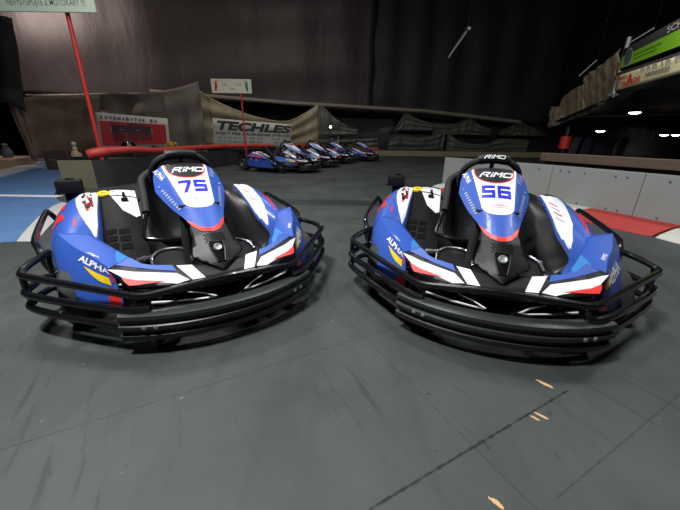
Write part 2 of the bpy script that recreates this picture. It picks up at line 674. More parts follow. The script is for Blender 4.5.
    # ---- side pods
    for s in (-1, 1):
        F = POD(s)
        m = K()
        ys = [POD_Y[0] + (POD_Y[-1] - POD_Y[0]) * i / 26 for i in range(27)]
        rows = [[F(6 * j / 24, y) for j in range(25)] for y in ys]
        m.grid(rows, BLUE, caps=False)
        k = m.mi(BLUE)
        for y in (ys[0],):
            m.face([F(6 * j / 24, y) for j in range(24)] + [F(5.999, y)], BLUE)
        pod = m.build('side_pod', root, ang=60, solid=.006)
        side = (s * .6, .15, .8)
        g = K()
        W = [(1.35, -.52), (2.0, -.53), (2.85, -.50), (3.05, -.42), (2.9, -.28), (2.7, -.16), (2.4, -.06), (1.8, .03), (1.5, .04), (1.35, -.1), (1.2, -.3)]
        if s > 0:
            W = [(1.0, -.53), (1.9, -.45), (2.9, -.45), (3.0, -.36), (2.85, -.2), (2.75, -.05), (2.3, .08), (1.6, .15), (1.2, .12), (1.0, -.05), (.95, -.3)]
        g.sticker([W], F, WHITE, .002, .08, side)
        tag(g.build('pod_white_panel', pod, recalc=False), 'white panel curving along the pod')
        g = K()
        if s < 0:
            rr = random.Random(3)
            for _ in range(26):
                cx, cy = 2.15 + rr.gauss(0, .24), -.32 + rr.gauss(0, .05)
                q = rr.uniform(.06, .2); a0 = rr.uniform(0, 6)
                g.sticker([[(cx + q * math.cos(a0 + a) * rr.uniform(.4, 1.2), cy + q * .22 * math.sin(a0 + a) * rr.uniform(.4, 1.2)) for a in (0, 1.2, 2.4, 3.6, 4.9)]], F, RED if rr.random() < .45 else BLK, .003 + .0003 * _, .2, side)
            tag(g.build('pod_emblem', pod, recalc=False), 'red and black splattered emblem')
            g = K()
            for cy in (-.38, -.2):
                g.sticker([[(3.7, cy - .05), (4.1, cy - .055), (4.3, cy + .02), (4.8, cy + .05), (4.5, cy + .075), (4.05, cy + .03), (3.95, cy + .06), (3.6, cy + .05)]], F, RED, .002, .1, side)
                g.sticker([[(4.9, cy - .05), (5.0, cy - .02), (4.75, cy + .02), (4.6, cy - .02)]], F, WHITE, .002, .1, side)
            g.sticker([[(3.0, -.13), (3.12, -.12), (3.15, -.03), (3.02, -.02)]], F, RED, .002, .1, side)
        else:
            g.sticker([[(1.5, -.57), (3.1, -.57), (2.9, -.47), (2.0, -.45), (1.5, -.50)]], F, BLK, .0026, .1, side)
            g.sticker([[(3.45, -.30), (3.6, -.28), (3.75, -.1), (3.6, .06), (3.5, .06), (3.6, -.1)]], F, RED, .0026, .1, side)
            for i in range(4):
                c = -.34 + .06 * i
                g.sticker([[(1.7, c), (1.8, c - .005), (2.35, c + .07), (2.25, c + .075)]], F, GREYT if i % 2 else RED, .0032, .1, side)
        g.build('pod_graphics', pod, recalc=False)
    # ---- engine cover on one side, smooth seat-side shell on the other
    EC = [(-.56, .455), (-.47, .45), (-.40, .425), (-.30, .38), (-.15, .305), (0, .23), (.10, .17), (.2, .11)]

    def ECF(x, y):
        z = lerp_tab(EC, y)
        u = (abs(x) - .24) / .23
        return (x, y, z - .03 * (1 - math.sin(PI * max(0, min(1, u)))) * .5)
    m = K()
    rows = [[ECF(-.24 - .225 * j / 8, -.56 + .72 * i / 24) for j in range(9)] for i in range(25)]
    rows = [[(r[0][0], r[0][1], .08)] + r for r in rows]
    m.grid(rows, COVB)
    m.grid([rows[0], [(p[0], p[1], .08) for p in rows[0]]], COVB)
    ec = m.build('engine_cover', root, solid=.005)
    g = K()
    g.sticker([[(-.245, -.50), (-.245, -.395), (-.395, -.42), (-.39, -.50)], [(-.245, -.385), (-.245, -.205), (-.27, -.185), (-.335, -.25), (-.385, -.40)]], ECF, WHITE, .003, .05, (0, .3, 1))
    tag(g.build('white_cover_panel', ec, recalc=False), 'white panel of the black cover')
    g = K()
    g.lathe([(.0, -.01), (.038, -.01), (.038, .004), (.030, .008), (.026, .005), (.0, .005)], (-.425, -.45, .443), (0, .25, 1), YEL, 20)
    g.lathe([(.0, .004), (.018, .004), (.016, .008), (.0, .009)], (-.425, -.45, .443), (0, .25, 1), mat('cap_ochre', srgb(200, 140, 20), .5), 14)
    tag(g.build('filler_cap', ec), 'yellow round cap')
    g = K()
    for i in range(3):
        for j in range(2):
            x0, y0 = -.318 - .068 * j, -.085 + .058 * i - .012 * j
            g.sticker([[(x0, y0), (x0 - .056, y0), (x0 - .060, y0 + .040), (x0 - .004, y0 + .040)]], ECF, MESHB, .003, .05, (0, .3, 1))
    tag(g.build('cover_vents', ec, recalc=False), kind=None)
    g = K()
    g.box((-.315, -.41, .437), (.018, .15, .016), BLKM, bev=.004)
    g.box((-.315, -.345, .412), (.04, .03, .02), BLKM, bev=.004)
    g.build('cover_latch', ec)
    m = K()
    SS = [(-.60, [(.47, .42), (.41, .44), (.34, .425), (.30, .31), (.29, .12)]), (-.40, [(.455, .41), (.41, .415), (.35, .395), (.31, .30), (.30, .10)]),
          (-.15, [(.465, .325), (.44, .30), (.39, .25), (.35, .18), (.33, .08)]), (.05, [(.48, .235), (.46, .20), (.42, .15), (.39, .11), (.37, .06)]), (.2, [(.51, .16), (.49, .13), (.46, .10), (.43, .08), (.42, .05)])]
    rows = []
    for i in range(21):
        y = -.60 + .8 * i / 20
        sec = []
        for k in range(5):
            sec.append((lerp_tab([(a, b[k][0]) for a, b in SS], y), y, lerp_tab([(a, b[k][1]) for a, b in SS], y)))
        rows.append(smoothline(sec, 4))
    m.grid(rows, mat('shell_black', srgb(22, 23, 24), .36, noise=.1, spec=.4))
    m.grid([rows[0], [(p[0], p[1], .08) for p in rows[0]]], BLK)
    m.build('inner_shell', root, solid=.005)
    # ---- seat
    m = K()
    E_ = [(.25, 0, .22), (.235, -.06, .285), (.215, -.13, .35), (.205, -.24, .44), (.195, -.36, .53), (.13, -.42, .575)]
    Cn = [(0, .06, .195), (0, -.03, .11), (0, -.22, .08), (0, -.37, .15), (0, -.45, .36), (0, -.465, .575)]
    Es = smoothline(E_, 4); Cs = smoothline(Cn, 4)
    rows = []
    for e, c in zip(Es, Cs):
        r = []
        for j in range(-8, 9):
            t = j / 8
            w = abs(t) ** 2.6
            r.append((e.x * (math.copysign(abs(t) ** .8, t)), c.y + (e.y - c.y) * w, c.z + (e.z - c.z) * w))
        rows.append(r)
    m.grid(rows, BLK)
    seat = m.build('seat', root, solid=.008)
    for s in (-1, 1):
        g = K()
        g.tube(sgn(s, smoothline(E_[2:], 5)), .023, FOAM, 12)
        g.build('seat_padding', seat)
    g = K()
    g.tube(smoothline([(-.215, -.13, .35), (-.237, -.06, .285), (-.25, 0, .225), (-.19, .045, .21), (-.09, .058, .203), (0, .062, .20), (.09, .058, .203), (.19, .045, .21), (.25, 0, .225), (.237, -.06, .285), (.215, -.13, .35)], 4), .0125, BLKG, 10)
    g.build('seat_rim', seat)
    # ---- pedals / foot boxes
    for s in (-1, 1):
        m = K()
        m.grid([sgn(s, r) for r in ([(.25, .47, .235), (.25, .62, .20), (.22, .76, .16)], [(.20, .40, .248), (.19, .60, .21), (.18, .78, .16)], [(.10, .42, .25), (.10, .60, .21), (.10, .78, .16)], [(.085, .52, .25), (.085, .62, .21), (.085, .78, .16)])], BLKM)
        m.grid([sgn(s, r) for r in ([(.25, .47, .235), (.20, .40, .248), (.10, .42, .25), (.085, .52, .25)], [(.25, .47, .08), (.20, .40, .08), (.10, .42, .08), (.085, .52, .08)])], BLKM)
        fbx = m.build('foot_box', root, solid=.004)
        g = K()
        g.tube(sgn(s, [(.253, .55, .225), (.25, .46, .243), (.20, .398, .254), (.10, .418, .256), (.082, .53, .256), (.080, .62, .24)]), .0075, CHR, 8, .05)
        tag(g.build('foot_hoop', fbx), 'bright steel hoop')
        g = K()
        g.lathe([(.0, 0), (.016, 0), (.016, .05), (.01, .055), (.01, .09), (.0, .09)], (s * .31, .30, .18), (-s * .8, .5, .3), CHR, 12)
        g.box((s * .29, .40, .13), (.09, .02, .05), SIL, rz=.4, bev=.003)
        g.build('pedal_linkage', root)
    # ---- steering
    m = K()
    m.tube([(0, .10, .60), (0, .55, .30), (0, .62, .10)], .014, TUBE, 8)
    for s in (-1, 1):
        m.tube(sgn(s, [(.075, .52, .50), (.09, .55, .30), (.10, .58, .08)]), .022, FOAM, 10)
    m.build('steering_column', root)
    m = K()
    cen = Vector((0, .085, .60)); tilt = Vector((0, .52, .854)); R = .152
    pts = []
    for i in range(40):
        a = 2 * PI * i / 40
        x = math.sin(a) * R * 1.04; t = math.cos(a) * R
        if t > .6 * R: t = .6 * R + (t - .6 * R) * .85
        pts.append(cen + Vector((x, 0, 0)) + tilt * t)
    m.tube(pts, .0185, FOAM, 10, close=True)
    sw = m.build('steering_wheel', root)
    g = K()
    for a in (0, 2.2, -2.2):
        p = cen + Vector((math.sin(a) * R, 0, 0)) + tilt * math.cos(a) * R * .94
        g.tube([cen, p], .012, BLK, 8)
    g.lathe([(.0, -.02), (.045, -.02), (.045, .02), (.0, .02)], cen, (0, .854, -.52), BLK, 18)
    g.build('spokes', sw)
    g = K()
    pad = [cen + Vector((x, 0, 0)) + tilt * (R * .93 - x * x * 1.6) for x in [-.075 + .15 * i / 10 for i in range(11)]]
    g.tube(pad, .026, BLK, 12)
    if wheel_logo:
        FW = lambda u, v: Vector((u, cen.y, cen.z)) + tilt * (R * .93 - u * u * 1.6) + Vector((0, .86, .5)) * .026 + Vector((0, -.5, .86)) * v
        put_polys(g, *logo_polys(), FW, (0, 0), (1, 0), (0, 1), .022, .105, WHITE, .002, .3, .05, (0, 1, .5))
    g.build('rim_pad', sw)
    # ---- steering fairing
    m = K()
    R_ = [(0, .044), (.06, .046), (.11, .053)] + fair_outline(.062, .745, 26) + [(.055, .795), (.012, .838), (0, .840)]
    outl = R_ + [(-x, s_) for x, s_ in reversed(R_[1:-1])]
    m.sticker([outl], FAIR, BLK, 0, .025)
    fa = m.build('steering_fairing', root, ang=22, solid=.028, merge=1e-5)
    SD = 1
    # which way is outward for FAIR: du x dv
    p0 = Vector(FAIR(0, .3)); du = Vector(FAIR(.01, .3)) - p0; dv = Vector(FAIR(0, .31)) - p0
    SD = 1 if du.cross(dv).z > 0 else -1
    g = K()
    bl = fair_outline(.064, .518, 22, .0008)
    bl = [(.0, .047), (.055, .049), (.108, .056)] + bl + [(0, .518)]
    for sg in (-1, 1):
        g.sticker([[(sg * x, s_) for x, s_ in bl]], FAIR, BLUE, .0012, .025, SD)
        vu = [(0, .518), (.018, .518), (.040, .518), (.062, .518), (lerp_tab(_FB, .518) - .0008, .518)]
        vl = [(0, .616), (.018, .611), (.040, .594), (.062, .560), (lerp_tab(_FB, .518) - .0008, .521)]
        g.sticker([[(sg * vu[i][0], vu[i][1]), (sg * vu[i + 1][0], vu[i + 1][1]), (sg * vl[i + 1][0], vl[i + 1][1]), (sg * vl[i][0], vl[i][1])] for i in range(4)], FAIR, BLUE, .0012, .025, SD)
    g.build('fairing_cover', fa, recalc=False)
    g = K()
    ru = [(0, .613), (.018, .608), (.040, .591), (.062, .557), (lerp_tab(_FB, .518) - .0008, .518)]
    rl = [(0, .638), (.020, .634), (.042, .618), (.064, .584), (lerp_tab(_FB, .548) - .0008, .548)]
    for sg in (-1, 1):
        g.sticker([[(sg * ru[i][0], ru[i][1]), (sg * ru[i + 1][0], ru[i + 1][1]), (sg * rl[i + 1][0], rl[i + 1][1]), (sg * rl[i][0], rl[i][1])] for i in range(4)], FAIR, RED, .0022, .025, SD)
    tag(g.build('red_band', fa, recalc=False), 'red V-shaped band')
    g = K()
    wp = [(.108, .057), (.1125, .069), (.0725, .385), (.071, .40), (.063, .425), (.046, .445), (.024, .456), (0, .459)]
    wp = [(0, .048), (.06, .050)] + wp
    g.sticker([wp + [(-x, s_) for x, s_ in reversed(wp[1:-1])]], FAIR, WHITE, .0022, .025, SD)
    npn = g.build('number_panel', fa, recalc=False)
    tag(npn, 'white number panel')
    g = K()
    # black logo band with red edge
    n = 14
    bb = [(.098, .056)] + [(.096 * math.cos(a), .085 + .105 * math.sin(a)) for a in [PI / 2 * i / n for i in range(n + 1)]]
    for k_, mm, of in ((1.05, RED, .003), (.985, BLK, .0036)):
        q = [(x * k_, s_ if s_ < .08 else .085 + (s_ - .085) * (k_ * 1.02)) for x, s_ in bb]
        q = [(0, .048), (.06, .050)] + q
        g.sticker([q + [(-x, s_) for x, s_ in reversed(q[1:-1])]], FAIR, mm, of, .025, SD)
    put_polys(g, *logo_polys(), FAIR, (0.002, .115), (1, 0), (0, -1), .05, .158, WHITE, .005, .35, .02, SD)
    tag(g.build('logo_band', fa, recalc=False), 'black band with white RiMO lettering and a red edge')
    g = K()
    # thin seam and small red swoosh under the digits
    g.sticker([rect(-.0775, .360, .0775, .363)], FAIR, GREYT, .003, .025, SD)
    g.sticker([[(-.055, .396), (-.01, .384), (.045, .384), (.045, .388), (-.01, .388)], [(-.055, .408), (0, .400), (.05, .400), (.05, .4025), (0, .403)]], FAIR, RED, .003, .025, SD)
    g.sticker([rect(-.012, .374, .025, .378)], FAIR, GREYT, .003, .025, SD)
    g.build('panel_print', fa, recalc=False)
    if number:
        g = K()
        sh = .14 if number == '75' else .05
        for i, ch in enumerate(number):
            x0 = -.068 + .073 * i
            P = [[(x0 + x * .062 + sh * (y - .5) * .07, .327 - y * .108) for x, y in q] for q in digit_polys(ch)]
            g.sticker(P, FAIR, DIGIT, .0036, .025, SD)
        tag(g.build('race_number', fa, recalc=False), 'blue race number ' + number)
    g = K()
    for s in (-1, 1):
        c0 = (s * .137, .13)
        if s < 0:
            lay_text(g, 'ALPHA', FAIR, (-.132, .115), (.22, 1), (1, -.22), .022, .11, WHITE, .0035, .02, 0, .02, SD)
        else:
            lay_text(g, 'ALPHA', FAIR, (.132, .115), (.22, -1), (1, .22), .022, .11, GREYT, .0035, .02, 0, .02, SD)
        tag(g.build('fairing_lettering', fa, recalc=False), 'pale ALPHA lettering')
        g = K()
        # row of pale lettering strokes along the edge of the cover
        for i in range(9):
            s_ = .24 + .022 * i
            x = s * (.138 - .0055 * i)
            g.sticker([[(x - .006, s_), (x + .007, s_ + .002), (x + .006, s_ + .015), (x - .007, s_ + .013)]], FAIR, GREYT, .0035, .025, SD)
        tag(g.build('fairing_print', fa, recalc=False), 'row of small pale print')
        g = K()
        g.lathe([(.0, 0), (.006, 0), (.005, .004), (.0, .004)], Vector(FAIR(s * .150, .205)), (0, .5, .86), SIL, 8)
        g.build('fairing_screw', fa)
        g = K()
    g = K()
    for r_ in range(5):
        for c_ in range(-3, 4):
            x = (c_ + (.5 if r_ % 2 else 0)) * .0125
            s_ = .650 + r_ * .010
            g.sticker([[(x - .004, s_ - .003), (x + .004, s_ - .003), (x + .004, s_ + .003), (x - .004, s_ + .003)]], FAIR, MESHB, .0015, .02, SD)
    rec = [(-.022, .695), (.022, .695), (.030, .703), (.030, .735), (.016, .800), (-.016, .800), (-.030, .735), (-.030, .703)]
    g.sticker([rec], FAIR, MESHB, .0015, .015, SD)
    g.tube([Vector(FAIR(x, s_)) + Vector((0, .002, .001)) for x, s_ in rec], .004, BLK, 6, close=True)
    g.build('fairing_recess', fa)
    g = K()
    g.lathe([(.0, -.01), (.019, -.01), (.019, .008), (.015, .012), (.012, .010), (.0, .010)], Vector(FAIR(0, .732)), (0, .70, .71), SIL, 18)
    tag(g.build('lock_knob', fa), 'round silver knob')
    # ---- rear box and rear bumper
    m = K()
    m.box((-.63, -.80, .465), (.15, .14, .085), BLK, bev=.012)
    m.box((-.63, -.80, .425), (.165, .155, .012), BLKG, bev=.004)
    m.box((-.61, -.80, .37), (.11, .10, .10), BLKM, bev=.01)
    m.tube([(-.60, -.80, .34), (-.52, -.85, .10), (-.45, -.85, .08)], .016, TUBE, 8, .04)
    m.box((-.62, -.80, .512), (.05, .05, .012), BLKG, bev=.004)
    m.build('rear_box', root)
    m = K()
    m.tube(smoothline([(-.68, -.93, .12), (-.70, -.96, .22), (-.66, -.97, .28), (-.3, -1.0, .29), (0, -1.01, .29), (.3, -1.0, .29), (.66, -.97, .28), (.70, -.96, .22), (.68, -.93, .12)], 4), .017, TUBE, 10)
    m.tube(smoothline([(-.68, -.93, .12), (-.3, -.98, .12), (.3, -.98, .12), (.68, -.93, .12)], 4), .017, TUBE, 10)
    for s in (-1, 1):
        m.tube([(s * .32, -.80, .06), (s * .30, -.98, .12), (s * .30, -1.0, .29)], .014, TUBE, 8, .04)
    m.build('rear_bumper', root)
    return root


def children(o):
    return [c for c in bpy.data.objects if c.parent == o]


def copy_tree(o, parent=None, skip=()):
    c = o.copy()
    COL.objects.link(c)
    if parent: c.parent = parent
    for ch in children(o):
        if ch.name.split('.')[0] in skip: continue
        copy_tree(ch, c, skip)
    return c


def place(k, x, y, a):
    k.location = (x, y, 0)
    k.rotation_euler = (0, 0, PI + a)


k75 = make_kart('75', 'blue and white racing go kart numbered 75 parked on the dark floor')
place(k75, -1.0011, 2.0053, 0.59397)
k56 = make_kart('56', 'blue and white racing go kart numbered 56 parked beside the grey wall', wheel_logo=True)
place(k56, 0.8985, 2.0106, -0.27581)
far_lab = ['distant blue go kart at the near end of the parked row, whole flank showing',
           'distant blue go kart parked second in the row, behind the nearest one',
           'distant blue go kart parked third in the row, beyond the second',
           'distant blue go kart at the far end of the parked row']
ya = math.radians(58)
fwd = Vector((math.sin(ya), -math.cos(ya))); sd_ = Vector((math.cos(ya), math.sin(ya)))
pos = Vector((-1.5, 8.43))
steps = [(0, 0), (1.53, -.40), (1.53, -.30), (1.60, .10)]
for lab, (a_, b_) in zip(far_lab, steps):
    pos = pos + sd_ * a_ + fwd * b_
    c = copy_tree(k56, skip=('race_number',))
    tag(c, lab, 'go kart', 'go karts parked in a row by the far barrier')
    place(c, pos.x, pos.y, ya)

# ------------------------------------------------------------------ floor
SEAM = math.atan2(.47, .88)


def floor_material():
    m = bpy.data.materials.new('painted_plywood_floor')
    m.use_nodes = True
    nt = m.node_tree; N = nt.nodes; L = nt.links
    b = N['Principled BSDF']

    def math_(op, a, c=None, d=None):
        n = N.new('ShaderNodeMath'); n.operation = op
        for i, x in enumerate((a, c, d)):
            if x is None: continue
            if isinstance(x, (int, float)): n.inputs[i].default_value = x
            else: L.new(x, n.inputs[i])
        return n.outputs[0]
    tc = N.new('ShaderNodeTexCoord')
    mp = N.new('ShaderNodeMapping'); mp.vector_type = 'POINT'
    mp.inputs['Rotation'].default_value = (0, 0, -SEAM)
    L.new(tc.outputs['Object'], mp.inputs['Vector'])
    sp = N.new('ShaderNodeSeparateXYZ'); L.new(mp.outputs['Vector'], sp.inputs[0])
    p, q = sp.outputs[0], sp.outputs[1]
    nz = N.new('ShaderNodeTexNoise'); nz.inputs['Scale'].default_value = 1.3; nz.inputs['Detail'].default_value = 8; nz.inputs['Roughness'].default_value = .62
    L.new(tc.outputs['Object'], nz.inputs['Vector'])
    mp2 = N.new('ShaderNodeMapping'); mp2.inputs['Rotation'].default_value = (0, 0, -SEAM); mp2.inputs['Scale'].default_value = (26, 2.2, 1)
    L.new(tc.outputs['Object'], mp2.inputs['Vector'])
    mp2b = N.new('ShaderNodeMapping'); mp2b.inputs['Scale'].default_value = (26, 2.0, 1)
    L.new(mp.outputs['Vector'], mp2b.inputs['Vector'])
    gn = N.new('ShaderNodeTexNoise'); gn.inputs['Scale'].default_value = 1.0; gn.inputs['Detail'].default_value = 7; gn.inputs['Roughness'].default_value = .7
    L.new(mp2b.outputs['Vector'], gn.inputs['Vector'])
    fine = N.new('ShaderNodeTexNoise'); fine.inputs['Scale'].default_value = 45; fine.inputs['Detail'].default_value = 5
    L.new(tc.outputs['Object'], fine.inputs['Vector'])

    def line(coord, c, w, lo=None, hi=None, oc=None):
        d = math_('ABSOLUTE', math_('SUBTRACT', coord, c))
        jit = math_('MULTIPLY', math_('SUBTRACT', fine.outputs['Fac'], .5), w * 2.2)
        e = math_('SUBTRACT', 1.0, math_('SMOOTH_MIN', 1.0, math_('DIVIDE', math_('ABSOLUTE', math_('ADD', d, jit)), w), .0))
        e = math_('MAXIMUM', e, 0)
        if lo is not None:
            e = math_('MULTIPLY', e, math_('MULTIPLY', math_('GREATER_THAN', oc, lo), math_('LESS_THAN', oc, hi)))
        return e
    lines = [(q, .395, .0055, .30, 1.13, p, 1.0), (q, .99, .003, None, None, p, .55), (q, .205, .0035, .72, 4, p, .45), (p, .655, .003, .2, 2.2, q, .4),
             (q, 2.24, .006, None, None, p, .5), (q, 3.49, .008, None, None, p, .5), (q, 4.74, .01, None, None, p, .5), (p, 1.9, .004, .2, 9, q, .4), (p, -1.79, .005, .99, 9, q, .4), (p, 3.1, .006, .2, 9, q, .4)]
    tot = None
    for c, v, w, lo, hi, oc, st in lines:
        e = math_('MULTIPLY', line(c, v, w, lo, hi, oc), st)
        tot = e if tot is None else math_('MAXIMUM', tot, e)
    ramp = N.new('ShaderNodeValToRGB')
    ramp.color_ramp.elements[0].position = .3; ramp.color_ramp.elements[0].color = srgb(51, 56, 55)
    ramp.color_ramp.elements[1].position = .72; ramp.color_ramp.elements[1].color = srgb(73, 79, 76)
    L.new(nz.outputs['Fac'], ramp.inputs['Fac'])

    def mix(f, A, B, bl='MIX'):
        n = N.new('ShaderNodeMix'); n.data_type = 'RGBA'; n.blend_type = bl
        if isinstance(f, (int, float)): n.inputs['Factor'].default_value = f
        else: L.new(f, n.inputs['Factor'])
        for k, x in (('A', A), ('B', B)):
            if isinstance(x, tuple): n.inputs[k].default_value = x
            else: L.new(x, n.inputs[k])
        return n.outputs['Result']
    col = ramp.outputs['Color']
    # grain scratches, stronger in worn patches
    scr = N.new('ShaderNodeMapRange'); scr.inputs['From Min'].default_value = .56; scr.inputs['From Max'].default_value = .66
    L.new(gn.outputs['Fac'], scr.inputs['Value'])
    wear = N.new('ShaderNodeTexNoise'); wear.inputs['Scale'].default_value = .9; wear.inputs['Detail'].default_value = 2
    L.new(tc.outputs['Object'], wear.inputs['Vector'])
    wm = N.new('ShaderNodeMapRange'); wm.inputs['From Min'].default_value = .40; wm.inputs['From Max'].default_value = .56
    L.new(wear.outputs['Fac'], wm.inputs['Value'])
    col = mix(math_('MULTIPLY', math_('MULTIPLY', scr.outputs[0], wm.outputs[0]), .5), col, srgb(32, 36, 35))
    # broad soft tyre streaks
    st = N.new('ShaderNodeMapping'); st.inputs['Scale'].default_value = (3.2, .35, 1); st.inputs['Rotation'].default_value = (0, 0, .25)
    L.new(tc.outputs['Object'], st.inputs['Vector'])
    sn = N.new('ShaderNodeTexNoise'); sn.inputs['Scale'].default_value = 1.6; sn.inputs['Detail'].default_value = 5; sn.inputs['Roughness'].default_value = .6
    L.new(st.outputs['Vector'], sn.inputs['Vector'])
    s2_ = N.new('ShaderNodeMapRange'); s2_.inputs['From Min'].default_value = .50; s2_.inputs['From Max'].default_value = .68
    L.new(sn.outputs['Fac'], s2_.inputs['Value'])
    col = mix(math_('MULTIPLY', s2_.outputs[0], .34), col, srgb(42, 47, 46))
    # dark specks
    dn = N.new('ShaderNodeTexNoise'); dn.inputs['Scale'].default_value = 17; dn.inputs['Detail'].default_value = 3
    L.new(mp.outputs['Vector'], dn.inputs['Vector'])
    dm = N.new('ShaderNodeMapRange'); dm.inputs['From Min'].default_value = .70; dm.inputs['From Max'].default_value = .75
    L.new(dn.outputs['Fac'], dm.inputs['Value'])
    col = mix(math_('MULTIPLY', dm.outputs[0], .55), col, srgb(26, 29, 29))
    # pale specks
    spn = N.new('ShaderNodeTexNoise'); spn.inputs['Scale'].default_value = 24; spn.inputs['Detail'].default_value = 2
    L.new(tc.outputs['Object'], spn.inputs['Vector'])
    sm = N.new('ShaderNodeMapRange'); sm.inputs['From Min'].default_value = .745; sm.inputs['From Max'].default_value = .78
    L.new(spn.outputs['Fac'], sm.inputs['Value'])
    col = mix(math_('MULTIPLY', sm.outputs[0], .6), col, srgb(130, 128, 118))
    # band of darker floor colour across the track
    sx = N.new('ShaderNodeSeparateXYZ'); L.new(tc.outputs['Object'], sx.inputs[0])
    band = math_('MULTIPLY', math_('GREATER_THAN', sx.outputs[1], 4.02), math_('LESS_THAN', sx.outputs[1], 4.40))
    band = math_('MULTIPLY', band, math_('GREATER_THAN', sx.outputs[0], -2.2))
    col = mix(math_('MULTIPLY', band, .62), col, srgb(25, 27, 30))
    col = mix(tot, col, srgb(14, 15, 16))
    # splintered bare wood
    for (u, v, la, wd, rot) in ((545, 384, .030, .007, -1.05), (541, 415.5, .022, .004, -1.0), (535, 418, .014, .004, -.9), (497, 503, .018, .006, -1.0)):
        g0 = gr(u, v)
        a = math.atan2(-.2, .35) + rot * .25
        dx = math_('SUBTRACT', sx.outputs[0], g0.x); dy = math_('SUBTRACT', sx.outputs[1], g0.y)
        uu = math_('ADD', math_('MULTIPLY', dx, math.cos(a)), math_('MULTIPLY', dy, math.sin(a)))
        vv = math_('SUBTRACT', math_('MULTIPLY', dy, math.cos(a)), math_('MULTIPLY', dx, math.sin(a)))
        e = math_('ADD', math_('POWER', math_('ABSOLUTE', math_('DIVIDE', uu, la)), 2), math_('POWER', math_('ABSOLUTE', math_('DIVIDE', vv, wd)), 2))
        e = math_('ADD', e, math_('MULTIPLY', math_('SUBTRACT', fine.outputs['Fac'], .5), 4.5))
        col = mix(math_('LESS_THAN', e, 1.0), col, srgb(200, 160, 110))
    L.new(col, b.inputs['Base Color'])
    rr = N.new('ShaderNodeMapRange'); rr.inputs['To Min'].default_value = .42; rr.inputs['To Max'].default_value = .66
    L.new(nz.outputs['Fac'], rr.inputs['Value']); L.new(rr.outputs[0], b.inputs['Roughness'])
    b.inputs['Specular IOR Level'].default_value = .3
    bp = N.new('ShaderNodeBump'); bp.inputs['Strength'].default_value = .12; bp.inputs['Distance'].default_value = .004
    L.new(math_('SUBTRACT', gn.outputs['Fac'], math_('MULTIPLY', tot, 3)), bp.inputs['Height'])
    L.new(bp.outputs['Normal'], b.inputs['Normal'])
    return m


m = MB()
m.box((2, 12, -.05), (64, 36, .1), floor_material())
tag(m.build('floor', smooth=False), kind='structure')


def flat(name, pts, mt, z0=0.0, h=.004):
    mb = MB()
    lo = [(p[0], p[1], z0) for p in pts]; hi = [(p[0], p[1], z0 + h) for p in pts]
    mb.face(hi, mt)
    mb.grid([lo + [lo[0]], hi + [hi[0]]], mt)
    return mb.build(name, smooth=False)


BFL = mat('blue_floor_paint', srgb(82, 116, 162), .45, noise=.25, nscale=2.5)
PALE = mat('pale_line_paint', srgb(178, 178, 176), .5, noise=.15, nscale=9)
# blue painted run-off area with pale border
blue = [(-12, 2.42)] + [(p.x, p.y) for p in (gr(0, 243), gr(17, 242), gr(22, 235), gr(30, 226), gr(40, 216), gr(52, 207), gr(62, 202.5))] + [(-3.75, 4.15), (-4.05, 4.5), (-4.45, 5.0), (-6.2, 7.6), (-8.3, 9.9), (-16, 9.9), (-16, 2.42)]
tag(flat('floor_blue', blue, BFL, .001, .003), kind='structure')
tag(flat('trim_1', [(p.x, p.y) for p in (gr(17, 242), gr(22, 235), gr(30, 226), gr(40, 216), gr(52, 207), gr(62, 202.5), gr(74, 205), gr(62, 214), gr(51, 225), gr(42, 235), gr(36, 242))], PALE, .002, .004), kind='structure')
tag(flat('trim_2', [(-12, 4.30), (-3.86, 4.27), (-3.86, 4.40), (-12, 4.44)], mat('white_line_paint', srgb(214, 216, 220), .5, noise=.1), .003, .0035), kind='structure')

# ------------------------------------------------------------------ right wall with kerb
GREY = mat('grey_board', srgb(144, 150, 148), .55, noise=.10, nscale=5, bump=.05)
WL = [(1.80, 5.75), (2.05, 5.45), (2.62, 4.50), (2.86, 4.06), (3.06, 3.55), (3.27, 2.98), (3.62, 2.05), (4.2, .6)]
WT = .52


def wall_pt(t):
    i = min(int(t), len(WL) - 2); f = t - i
    return Vector((WL[i][0] * (1 - f) + WL[i + 1][0] * f, WL[i][1] * (1 - f) + WL[i + 1][1] * f, 0))


BOLT = mat('grey_screw', srgb(120, 122, 124), .4, .5)
gl = tag(empty('barrier_wall', (2.9, 4.0, 0)), 'low grey board barrier wall behind the kart numbered 56', 'barrier')


def addp(mb, name, parent, **k):
    o = mb.build(name, None, **k)
    o.parent = parent
    o.matrix_parent_inverse = Matrix.Translation(-Vector(parent.location))
    return o


segs = [(0, 1), (1, 2.55), (2.55, 4.35), (4.35, 6.25), (6.25, 7)]
for a, b in segs:
    mb = MB()
    T = [a + .004] + [k for k in range(math.ceil(a + .01), math.ceil(b - .01))] + [b - .004]
    rows = []
    for t in T:
        p = wall_pt(t); d = (wall_pt(min(t + .05, 6.99)) - wall_pt(max(t - .05, 0))).normalized()
        n = Vector((d.y, -d.x, 0))  # towards the track
        if n.x > 0: n = -n
        rows.append([p + Vector((0, 0, .0)), p + Vector((0, 0, WT)), p - n * .05 + Vector((0, 0, WT)), p - n * .05])
    mb.grid(rows, GREY, closed=True, caps=True)
    addp(mb, 'wall_board', gl, smooth=False, bevel=.004)
mb = MB()
rw = random.Random(5)
for t in (1.3, 2.2, 2.75, 2.95, 3.3, 3.9, 4.1, 4.7, 5.2, 5.8):
    for z in (.46, .10):
        p = wall_pt(t)
        mb.lathe([(0, 0), (.012, 0), (.010, .005), (0, .006)], p + Vector((-.002, 0, z)), (-.9, -.42, 0), BOLT, 8)
addp(mb, 'wall_screw', gl)

